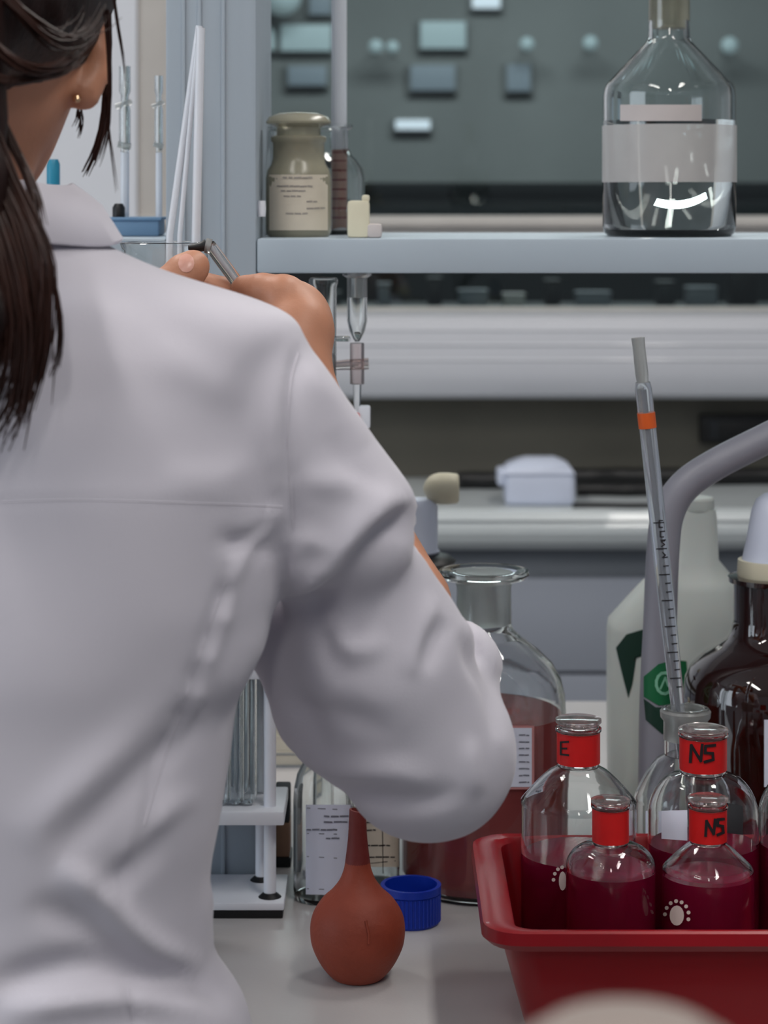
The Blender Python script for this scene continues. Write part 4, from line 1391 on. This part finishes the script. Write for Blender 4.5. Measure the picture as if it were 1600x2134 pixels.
# left arm, hidden behind the back, its hand reaching in front of the jar
LS = np.array((SPX - 0.18, 1.185, 1.325))
LE = np.array((-0.42, 1.27, 1.08))
LW = pv(225, 640, 1.45)
Bf.chain([LS, LE, LW], [0.048, 0.037, 0.024], 0.02, 0.01)
LK = pv(312, 642, 1.452)
Bf.chain([LW, LK], [0.024, 0.020], 0.012)
Bf.chain([pv(280, 640, 1.445), pv(345, 602, 1.446), pv(385, 570, 1.45), pv(402, 556, 1.455)], [0.014, 0.0125, 0.0128, 0.0112], 0.008, 0.003)   # thumb, nail up
for k, (kn_, mid, tip) in enumerate((((330, 625, 1.468), (400, 592, 1.480), (462, 602, 1.484)), ((332, 648, 1.476), (404, 622, 1.49), (458, 630, 1.49)),
                                     ((328, 668, 1.48), (396, 650, 1.494), (444, 656, 1.49)), ((320, 688, 1.478), (376, 676, 1.49), (414, 680, 1.486)))):
    Bf.chain([LK * 0.3 + pv(*kn_) * 0.7, pv(*kn_), pv(*mid), pv(*tip)], [0.011, 0.0105, 0.0098, 0.0086], 0.006, 0.003)
V, Q = Bf.mesh()
V = relax(V, Q, 2, 0.4)
body = mk_np('body', V, Q, 'skin', person)
bvh_body = BVHTree.FromPolygons(V.tolist(), Q.tolist())
del Bf
put('thumb_nail', decal_poly(bvh_body, [(388 + 17 * math.cos(a_), 548 + 20 * math.sin(a_)) for a_ in np.linspace(0, 6.28, 12, endpoint=False)], 0.0005, 3), 'nail', body)
es = hit(bvh_body, 160, 206, 0.001)
if es is None:
    es = P(160, 206, 1.19)
lathe('ear_stud', [(0, es.z - 0.0024), (0.0017, es.z - 0.0017), (0.0024, es.z), (0.0017, es.z + 0.0017), (0, es.z + 0.0024)], (es.x, es.y), 'gold', person, 14)

# trousers and shoes (below the frame)
Tf = Field(axis((-0.45, 0.01, 0.008)), axis((1.05, 1.36, 0.008)), axis((0.0, 1.0, 0.010)))
for s in (-1, 1):
    Tf.chain([(SPX + 0.07 * s, 1.19, 0.90), (SPX + 0.08 * s, 1.195, 0.48), (SPX + 0.085 * s, 1.185, 0.07)], [0.090, 0.066, 0.056], 0.02, 0.01)
V, Q = Tf.mesh()
mk_np('trousers', relax(V, Q, 2), Q, 'trousers', person)
for s in (-1, 1):
    Tf = Field(axis((SPX + 0.087 * s - 0.07, SPX + 0.087 * s + 0.07, 0.006)), axis((1.09, 1.37, 0.006)), axis((-0.02, 0.14, 0.006)))
    Tf.chain([(SPX + 0.085 * s, 1.17, 0.048), (SPX + 0.09 * s, 1.285, 0.030)], [0.047, 0.034], 0, 0.01)
    Tf.op(lambda X, Y, Z: Z - 0.003 + 0 * X + 0 * Y, (-1, 1, -0.1), (1, 2, 0.2), 0, True)
    V, Q = Tf.mesh()
    mk_np('shoe', relax(V, Q, 1), Q, 'shoe', person)

# ---- the lab coat
Cf = Field(axis((-0.56, 0.10, 0.0042)), axis((1.03, 1.37, 0.0042)), axis((0.50, 0.95, 0.010), (0.95, 1.425, 0.0036)))


def row(y, xr_, d, b, cy=None, cx=SPX):
    """right silhouette pixel -> loft row"""
    return (ZP(y, d), cx, SPY if cy is None else cy, P(xr_, 0, d).x - cx, b)


rows = [(0.52, SPX, 1.180, 0.200, 0.116), (0.80, SPX, 1.182, 0.172, 0.110),
        row(2134, 520, 1.185, 0.108, 1.183), row(2090, 505, 1.185, 0.106), row(2040, 466, 1.185, 0.102), row(1990, 438, 1.185, 0.100), row(1940, 433, 1.185, 0.098),
        row(1800, 441, 1.185, 0.098), row(1700, 462, 1.185, 0.100), row(1600, 477, 1.185, 0.103), row(1450, 490, 1.185, 0.106), row(1350, 545, 1.185, 0.108), row(1230, 590, 1.185, 0.108),
        row(1000, 596, 1.18, 0.108, 1.182), row(850, 585, 1.175, 0.102, 1.180), row(740, 615, 1.172, 0.090, 1.178), row(700, 632, 1.172, 0.083, 1.178), row(668, 628, 1.172, 0.077, 1.178),
        row(642, 590, 1.172, 0.073, 1.178), row(620, 525, 1.172, 0.069, 1.178), row(598, 448, 1.172, 0.064, 1.178), row(560, 322, 1.172, 0.060, 1.178), row(522, 236, 1.172, 0.056, 1.178), row(500, 190, 1.172, 0.052, 1.178), row(490, 160, 1.172, 0.046, 1.178)]
Cf.loft(rows, 0, 2.3)
# right sleeve: cap over the shoulder, bell, then the lower sleeve bent round the elbow
s_ = lambda n_, d_: SX(n_, d_)
Cf.chain([pv(490, 850, 1.172), pv(545, 858, 1.172), pv(712, 1096, 1.190)], [s_(150, 1.17), s_(152, 1.17), s_(168, 1.19)], 0.014, 0.010)
Sf = Field(Cf.x, Cf.y, Cf.z)
Sf.chain([pv(735, 1205, 1.215), pv(800, 1370, 1.222), pv(892, 1560, 1.238)], [s_(156, 1.215), s_(172, 1.222), s_(182, 1.238)], 0.004, 0.012)
Sf.chain([pv(640, 1330, 1.250), pv(690, 1468, 1.250), pv(850, 1580, 1.245)], [s_(125, 1.25), s_(110, 1.25), s_(142, 1.245)], 0.014, 0.012)
Sf.chain([pv(905, 1570, 1.245), pv(945, 1400, 1.28)], [s_(165, 1.245), s_(104, 1.28)], 0.012, 0.01)
_h = np.maximum(0.003 - np.abs(Cf.f - Sf.f), 0) / 0.003
Cf.f = np.minimum(Cf.f, Sf.f) - _h * _h * 0.003 * 0.25
del Sf, _h
# left sleeve, mirrored roughly
Cf.chain([LS + (0.01, 0, -0.005), (-0.45, 1.22, 1.20), LE + (0.02, 0, 0)], [0.058, 0.056, 0.050], 0.02, 0.01)
Cf.chain([LE + (0.02, 0, 0), LE * 0.35 + LW * 0.65], [0.050, 0.036], 0.01)
Cf.op(lambda X, Y, Z: np.sqrt((X + 0.226) ** 2 + (Y - 1.188) ** 2) - 0.0585 + 0 * Z, (-0.32, 1.1, 1.36), (-0.13, 1.28, 1.5), 0.004, True)
V, Q = Cf.mesh()
del Cf
V = relax(V, Q, 3, 0.5)
N = np_normals(V, Q)
if N[np.argmin(V[:, 1])][1] > 0:
    Q = Q[:, ::-1]
    N = -N


def px_of(V_):
    return np.stack([CX + V_[:, 0] * F / V_[:, 1], HY + (EYE - V_[:, 2]) * F / V_[:, 1]], axis=1)


def fold(V_, N_, pts, amp, w1, w2=None, taper=0.25, side=None):
    """raise (amp>0) or press a crease along a line given in photo pixels; w1 / w2: widths on its two sides"""
    w2 = w2 or w1
    q = px_of(V_)
    pts = np.array(smooth_prof([tuple(map(float, p)) for p in pts], 6))
    best = np.full(len(V_), 1e9)
    sgn = np.ones(len(V_))
    tt = np.zeros(len(V_))
    L = np.concatenate([[0], np.cumsum(np.linalg.norm(np.diff(pts, axis=0), axis=1))])
    W = 3.2 * max(w1, w2)
    near = (q[:, 0] > pts[:, 0].min() - W) & (q[:, 0] < pts[:, 0].max() + W) & (q[:, 1] > pts[:, 1].min() - W) & (q[:, 1] < pts[:, 1].max() + W) & (N_[:, 1] < 0.25)
    ii = np.nonzero(near)[0]
    qq = q[ii]
    b = np.full(len(ii), 1e9)
    sg = np.ones(len(ii))
    t_ = np.zeros(len(ii))
    for a_, c_, l0, l1 in zip(pts[:-1], pts[1:], L[:-1], L[1:]):
        e = c_ - a_
        e2 = float(e @ e) + 1e-9
        u = np.clip(((qq - a_) @ e) / e2, 0, 1)
        dv = qq - a_ - u[:, None] * e
        dd_ = np.linalg.norm(dv, axis=1)
        cr = e[0] * dv[:, 1] - e[1] * dv[:, 0]
        m_ = dd_ < b
        b[m_] = dd_[m_]
        sg[m_] = np.sign(cr[m_])
        t_[m_] = (l0 + u[m_] * (l1 - l0)) / L[-1]
    w = np.where(sg > 0, w1, w2)
    g_ = np.exp(-(b / w) ** 2)
    if taper:
        g_ *= np.clip(np.minimum(t_, 1 - t_) / taper, 0, 1) ** 0.7
    if side is not None:
        g_ *= side(qq)
    V_[ii] += N_[ii] * (amp * g_)[:, None]


torso_side = lambda qq: 1.0
FOLDS = [
    # armhole seam and the step where the sleeve joins
    ([(632, 712), (606, 800), (600, 920), (606, 1040), (612, 1120), (600, 1200), (590, 1250)], -0.0035, 10, 22, 0.1),
    ([(590, 760), (580, 900), (585, 1040), (560, 1110)], 0.002, 22, 22, 0.3),
    # big drape of the sleeve cap over the lower sleeve
    ([(872, 1052), (800, 1090), (748, 1150), (700, 1210), (640, 1248), (588, 1262)], -0.015, 9, 60, 0.12),
    ([(850, 1040), (770, 1085), (715, 1160), (650, 1215), (600, 1225)], 0.006, 40, 22, 0.2),
    ([(600, 1090), (640, 1120), (690, 1150)], 0.003, 22, 22, 0.3),
    ([(612, 1110), (620, 1160), (606, 1215)], 0.006, 16, 16, 0.3),
    ([(560, 1075), (520, 1120), (470, 1140)], -0.004, 16, 16, 0.3),
    ([(590, 1050), (540, 1100), (490, 1180), (470, 1230)], 0.0045, 22, 18, 0.3),
    ([(440, 1120), (510, 1140), (585, 1150)], -0.0035, 16, 24, 0.3),
    # lower sleeve creases
    ([(905, 1240), (880, 1320), (860, 1385), (850, 1410)], 0.005, 26, 18, 0.35),
    ([(930, 1290), (905, 1340), (890, 1400)], -0.005, 22, 18, 0.35),
    ([(700, 1300), (720, 1345), (760, 1350), (800, 1320)], 0.0045, 26, 20, 0.3),
    ([(640, 1290), (690, 1360), (730, 1420)], -0.003, 26, 26, 0.3),
    ([(560, 1440), (640, 1480), (740, 1500), (820, 1530)], -0.004, 26, 34, 0.3),
    ([(620, 1560), (720, 1600), (830, 1610), (900, 1640)], 0.005, 26, 30, 0.3),
    ([(700, 1640), (800, 1670), (900, 1670), (960, 1640)], -0.0045, 22, 22, 0.3),
    ([(975, 1540), (985, 1600), (1000, 1660)], 0.004, 16, 20, 0.3),
    ([(960, 1300), (985, 1380), (1020, 1440), (1040, 1540)], -0.004, 16, 24, 0.3),
    ([(955, 1295), (1000, 1350), (1040, 1410)], 0.004, 20, 20, 0.3),
    # back yoke seam, princess seam with puckers
    ([(-60, 1046), (150, 1042), (330, 1046), (500, 1052), (600, 1056)], -0.0006, 8, 14, 0.02),
    ([(-60, 1034), (150, 1030), (330, 1034), (500, 1040)], 0.0007, 16, 16, 0.02),
    ([(485, 1150), (455, 1250), (425, 1340), (395, 1430), (365, 1520), (330, 1620), (300, 1720), (262, 1820), (255, 1900)], -0.0028, 12, 18, 0.1),
    ([(500, 1180), (470, 1280), (435, 1370), (405, 1460), (375, 1540)], 0.003, 20, 14, 0.2),
    # soft vertical and diagonal drape on the back
    ([(560, 1290), (500, 1380), (440, 1480)], 0.0035, 30, 30, 0.3),
    ([(420, 1490), (330, 1580), (220, 1680), (110, 1780)], -0.0055, 40, 30, 0.25),
    ([(400, 1420), (280, 1540), (150, 1660), (40, 1760)], 0.004, 46, 46, 0.3),
    ([(420, 1650), (330, 1700), (250, 1800)], 0.0035, 26, 26, 0.3),
    ([(340, 1720), (300, 1790), (240, 1830), (180, 1850)], -0.004, 24, 24, 0.3),
    ([(120, 1800), (200, 1850), (270, 1930), (340, 1985), (430, 2020)], 0.007, 34, 26, 0.2),
    ([(60, 1880), (170, 1920), (260, 1990), (330, 2010)], -0.005, 34, 30, 0.3),
    ([(-20, 2060), (80, 2030), (180, 2010), (290, 2030), (400, 2040), (470, 2090)], -0.006, 22, 34, 0.15),
    ([(0, 2110), (120, 2090), (250, 2080), (360, 2100), (480, 2140)], 0.006, 34, 26, 0.2),
    ([(268, 2050), (272, 2100), (275, 2160)], -0.003, 7, 14, 0.2),
    ([(440, 1840), (432, 1920), (436, 1990)], 0.003, 14, 14, 0.3),
    # shoulder
    ([(120, 560), (240, 600), (380, 690), (480, 760)], -0.002, 40, 40, 0.3),
    ([(320, 720), (400, 780), (520, 830)], 0.0018, 40, 40, 0.3),
    ([(540, 960), (440, 1000), (330, 990)], 0.002, 34, 34, 0.3),
    ([(640, 760), (700, 840), (760, 930)], 0.0025, 24, 24, 0.3),
    ([(690, 900), (740, 990), (800, 1040)], -0.0025, 28, 28, 0.3),
    ([(620, 1000), (720, 1010), (820, 1050)], 0.003, 26, 26, 0.3),
]
for i in range(12):
    u = i / 11
    x, y = 492 - 165 * u - 8 * math.sin(u * 3), 1165 + 445 * u
    x += random.uniform(-8, 8)
    FOLDS.append(([(x - 10, y - 6), (x + 14, y + 2), (x + random.uniform(25, 60), y + 6)], (1 if i % 2 else -1) * random.uniform(0.0007, 0.0018), 8, 9, 0.4))
for fd in FOLDS:
    fold(V, N, fd[0], fd[1], fd[2], fd[3], fd[4])
# gentle overall unevenness of the cloth
ph = rng.uniform(0, 6.28, 6)
wv = (np.sin(V[:, 0] * 38 + V[:, 2] * 21 + ph[0]) + np.sin(V[:, 0] * 23 - V[:, 2] * 47 + ph[1]) + 0.6 * np.sin(V[:, 2] * 71 + V[:, 1] * 40 + ph[2]) + 0.5 * np.sin(V[:, 0] * 90 + V[:, 2] * 60 + ph[3])) * 0.0006
V = V + N * wv[:, None]
V = relax(V, Q, 1, 0.4)
coat = mk_np('lab_coat', V, Q, 'coat', person)
bvh_coat = BVHTree.FromPolygons(V.tolist(), Q.tolist())

# raised seams on the coat
def seam(pts, r, name='seam'):
    pts = smooth_prof([tuple(map(float, p)) for p in pts], 10)
    out = []
    for p in pts:
        h = hit(bvh_coat, p[0], p[1], -0.0002)
        if h is not None and (not out or (h - out[-1]).length < 0.02):
            out.append(h)
    if len(out) > 3:
        tube(name, out, r, 'seam', coat, 6)


seam([(5, 1046), (150, 1042), (330, 1046), (480, 1051), (588, 1056)], 0.00045, 'yoke_seam')
seam([(622, 735), (606, 800), (600, 920), (606, 1040), (611, 1100)], 0.0008, 'armhole_seam')
seam([(470, 1215), (455, 1250), (425, 1340), (395, 1430), (365, 1520), (330, 1620), (300, 1720)], 0.0007, 'back_seam')
seam([(270, 2060), (272, 2100), (275, 2130)], 0.0006, 'skirt_seam')

# collar: stand and fall as one folded strip round the neck
nC = 72
secs = []
cc = (-0.224, 1.186)
for i in range(nC):
    a_ = math.radians(100 + 340 * i / (nC - 1))        # open at the throat (+Y)
    ca, sa = math.cos(a_), math.sin(a_)
    back = max(0.0, -sa)
    wob = 0.0012 * math.sin(5 * a_ + 0.6)
    zt3 = 1.4235 + 0.003 * back + wob
    z_f = 1.3945 + 0.001 * back + wob
    pr3 = [(0.0585, 1.385), (0.0580, zt3 - 0.004), (0.0600, zt3), (0.0645, zt3 - 0.003), (0.0755, (zt3 + z_f) / 2 + 0.003), (0.0865, z_f), (0.0855, z_f - 0.0018), (0.0690, (zt3 + z_f) / 2 - 0.002), (0.0612, zt3 - 0.006), (0.0606, 1.385)]
    secs.append([(cc[0] + r * ca * 1.0, cc[1] + r * sa * (0.94 if r < 0.065 else 0.86), zz) for r, zz in pr3])
V = [p for s in secs for p in s]
m_ = len(secs[0])
Fc = []
for k in range(nC - 1):
    for i in range(m_):
        j = (i + 1) % m_
        Fc.append((k * m_ + i, k * m_ + j, (k + 1) * m_ + j, (k + 1) * m_ + i))
Fc += [tuple(range(m_)), tuple((nC - 1) * m_ + i for i in range(m_ - 1, -1, -1))]
mk('collar', V, Fc, 'coat', coat, 60)

# ---- hair: combed-back cap, tail, loose strands
Hf = Field(axis((-0.36, -0.10, 0.003)), axis((1.00, 1.34, 0.003)), axis((1.28, 1.70, 0.003)))
Hf.ell((-0.236, 1.185, 1.566), (0.094, 0.116, 0.101), p=2.9)
Hf.op(lambda X, Y, Z: (Y - 1.245) * 0.8 - (Z - 1.600) * 0.75 + 0 * X, (-0.4, 1.0, 1.2), (0, 1.4, 1.56), 0.02, True) if False else None
Hf.ell((-0.228, 1.335, 1.515), (0.075, 0.085, 0.085), 0.02, sub=True)             # open over the face
Hf.ell((-0.128, 1.215, 1.478), (0.026, 0.030, 0.040), 0.008, sub=True)            # clear of the ear
Hf.chain([(-0.218, 1.095, 1.520), (-0.205, 1.078, 1.455), (-0.198, 1.064, 1.425), (-0.196, 1.056, 1.36), (-0.196, 1.052, 1.325)], [0.040, 0.022, 0.020, 0.023, 0.010], 0.02, 0.01)
V, Q = Hf.mesh()
V = relax(V, Q, 2, 0.5)
N = np_normals(V, Q)
# combing grooves running back and down
gr = np.sin(V[:, 0] * 420 + np.sin(V[:, 2] * 30) * 2.0 + V[:, 1] * 60) * 0.5 + np.sin(V[:, 0] * 780 + V[:, 2] * 55) * 0.35
V = V + N * (gr * 0.0011)[:, None]
hair = mk_np('hair', V, Q, 'hair', person)


def strands(name, guides, parent, m='strand', seg=14):
    parts = []
    for pts, n_, spread, r in guides:
        base = np.array([pv(*p) for p in pts])
        for _ in range(n_):
            off0 = rng.normal(0, 1, 3) * spread * 0.35
            off1 = rng.normal(0, 1, 3) * spread
            off0[1] *= 0.5
            off1[1] *= 0.5
            k_ = np.linspace(0, 1, len(base))[:, None]
            q_ = base + off0 * (1 - k_) + off1 * k_
            end = rng.uniform(0.82, 1.0)
            sp = np.array(smooth_prof([tuple(p) for p in q_], max(2, seg // (len(base) - 1))))
            sp = sp[:max(4, int(len(sp) * end))]
            rr_ = [r * rng.uniform(0.7, 1.2) * (1 - 0.8 * (i / (len(sp) - 1)) ** 2) for i in range(len(sp))]
            parts.append(tube_vf([tuple(p) for p in sp], rr_, 4, False))
    v, f = merge(parts)
    o = mk(name, v, f, m, parent, 0)
    o['kind'] = 'stuff'
    return o


strands('tail_strands', [
    ([(-40, 220, 1.075), (-10, 360, 1.064), (40, 470, 1.055), (75, 600, 1.050), (70, 720, 1.052), (30, 850, 1.056), (-20, 930, 1.058)], 60, 0.006, 0.0010),
    ([(-30, 250, 1.07), (20, 380, 1.062), (62, 470, 1.056), (92, 560, 1.050), (90, 690, 1.050), (70, 790, 1.052), (40, 870, 1.056)], 40, 0.004, 0.0009),
    ([(0, 280, 1.07), (40, 390, 1.064), (85, 500, 1.056), (118, 620, 1.053), (126, 700, 1.054), (118, 760, 1.056), (100, 802, 1.058)], 9, 0.0014, 0.0008),
    ([(-60, 260, 1.07), (-30, 400, 1.058), (10, 520, 1.050), (40, 660, 1.046), (30, 800, 1.048), (0, 900, 1.052)], 70, 0.007, 0.0011),
    ([(-10, 230, 1.09), (40, 330, 1.085), (68, 400, 1.075), (80, 470, 1.064), (88, 540, 1.060)], 26, 0.003, 0.0007),
], hair)
strands('loose_strands', [
    ([(222, -20, 1.21), (228, 90, 1.215), (222, 190, 1.22), (212, 270, 1.222), (192, 330, 1.224), (164, 384, 1.225)], 34, 0.0016, 0.0009),
    ([(222, 20, 1.17), (228, 120, 1.175), (226, 230, 1.18), (216, 300, 1.185), (196, 350, 1.19)], 10, 0.0022, 0.0006),
    ([(236, -20, 1.19), (246, 60, 1.19), (256, 130, 1.195), (262, 200, 1.2)], 4, 0.0012, 0.00045),
    ([(222, 200, 1.18), (228, 280, 1.185), (236, 340, 1.19), (246, 420, 1.195)], 4, 0.0016, 0.0004),
    ([(164, 228, 1.215), (166, 255, 1.215), (158, 286, 1.215)], 6, 0.002, 0.0006),
], hair)
strands('swept_strands', [
    ([(-20, -40, 1.075), (60, 40, 1.078), (120, 80, 1.09), (180, 60, 1.115), (222, -10, 1.15)], 22, 0.004, 0.0008),
    ([(-40, 60, 1.07), (40, 130, 1.072), (110, 140, 1.085), (170, 100, 1.11), (215, 20, 1.145)], 22, 0.0035, 0.0008),
    ([(-60, 140, 1.07), (10, 168, 1.074), (80, 160, 1.084), (140, 140, 1.105), (185, 95, 1.13)], 18, 0.0025, 0.0008),
], hair)

# ---- glass tube held between the fingers
d = 1.470
a, b = P(436, 510, d), P(516, 618, d + 0.012)
t = thing('held_tube', 'thin glass tube with dark tip held between the fingers', 'tube', tuple(b))
tube('tube', [a, a * 0.5 + b * 0.5, b], [0.0040, 0.0042, 0.0042], 'glass', t, 16)
tube('bore', [a, b], [0.0012, 0.0012], 'frosttube', t, 8)
tube('dark_tip', [P(392, 516, d - 0.001), P(416, 515, d), P(430, 511, d)], [0.0016, 0.0030, 0.0040], 'black', t, 12)
tube('tip_ring', [P(428, 512, d), P(440, 514, d)], [0.0050, 0.0050], 'frost', t, 16)
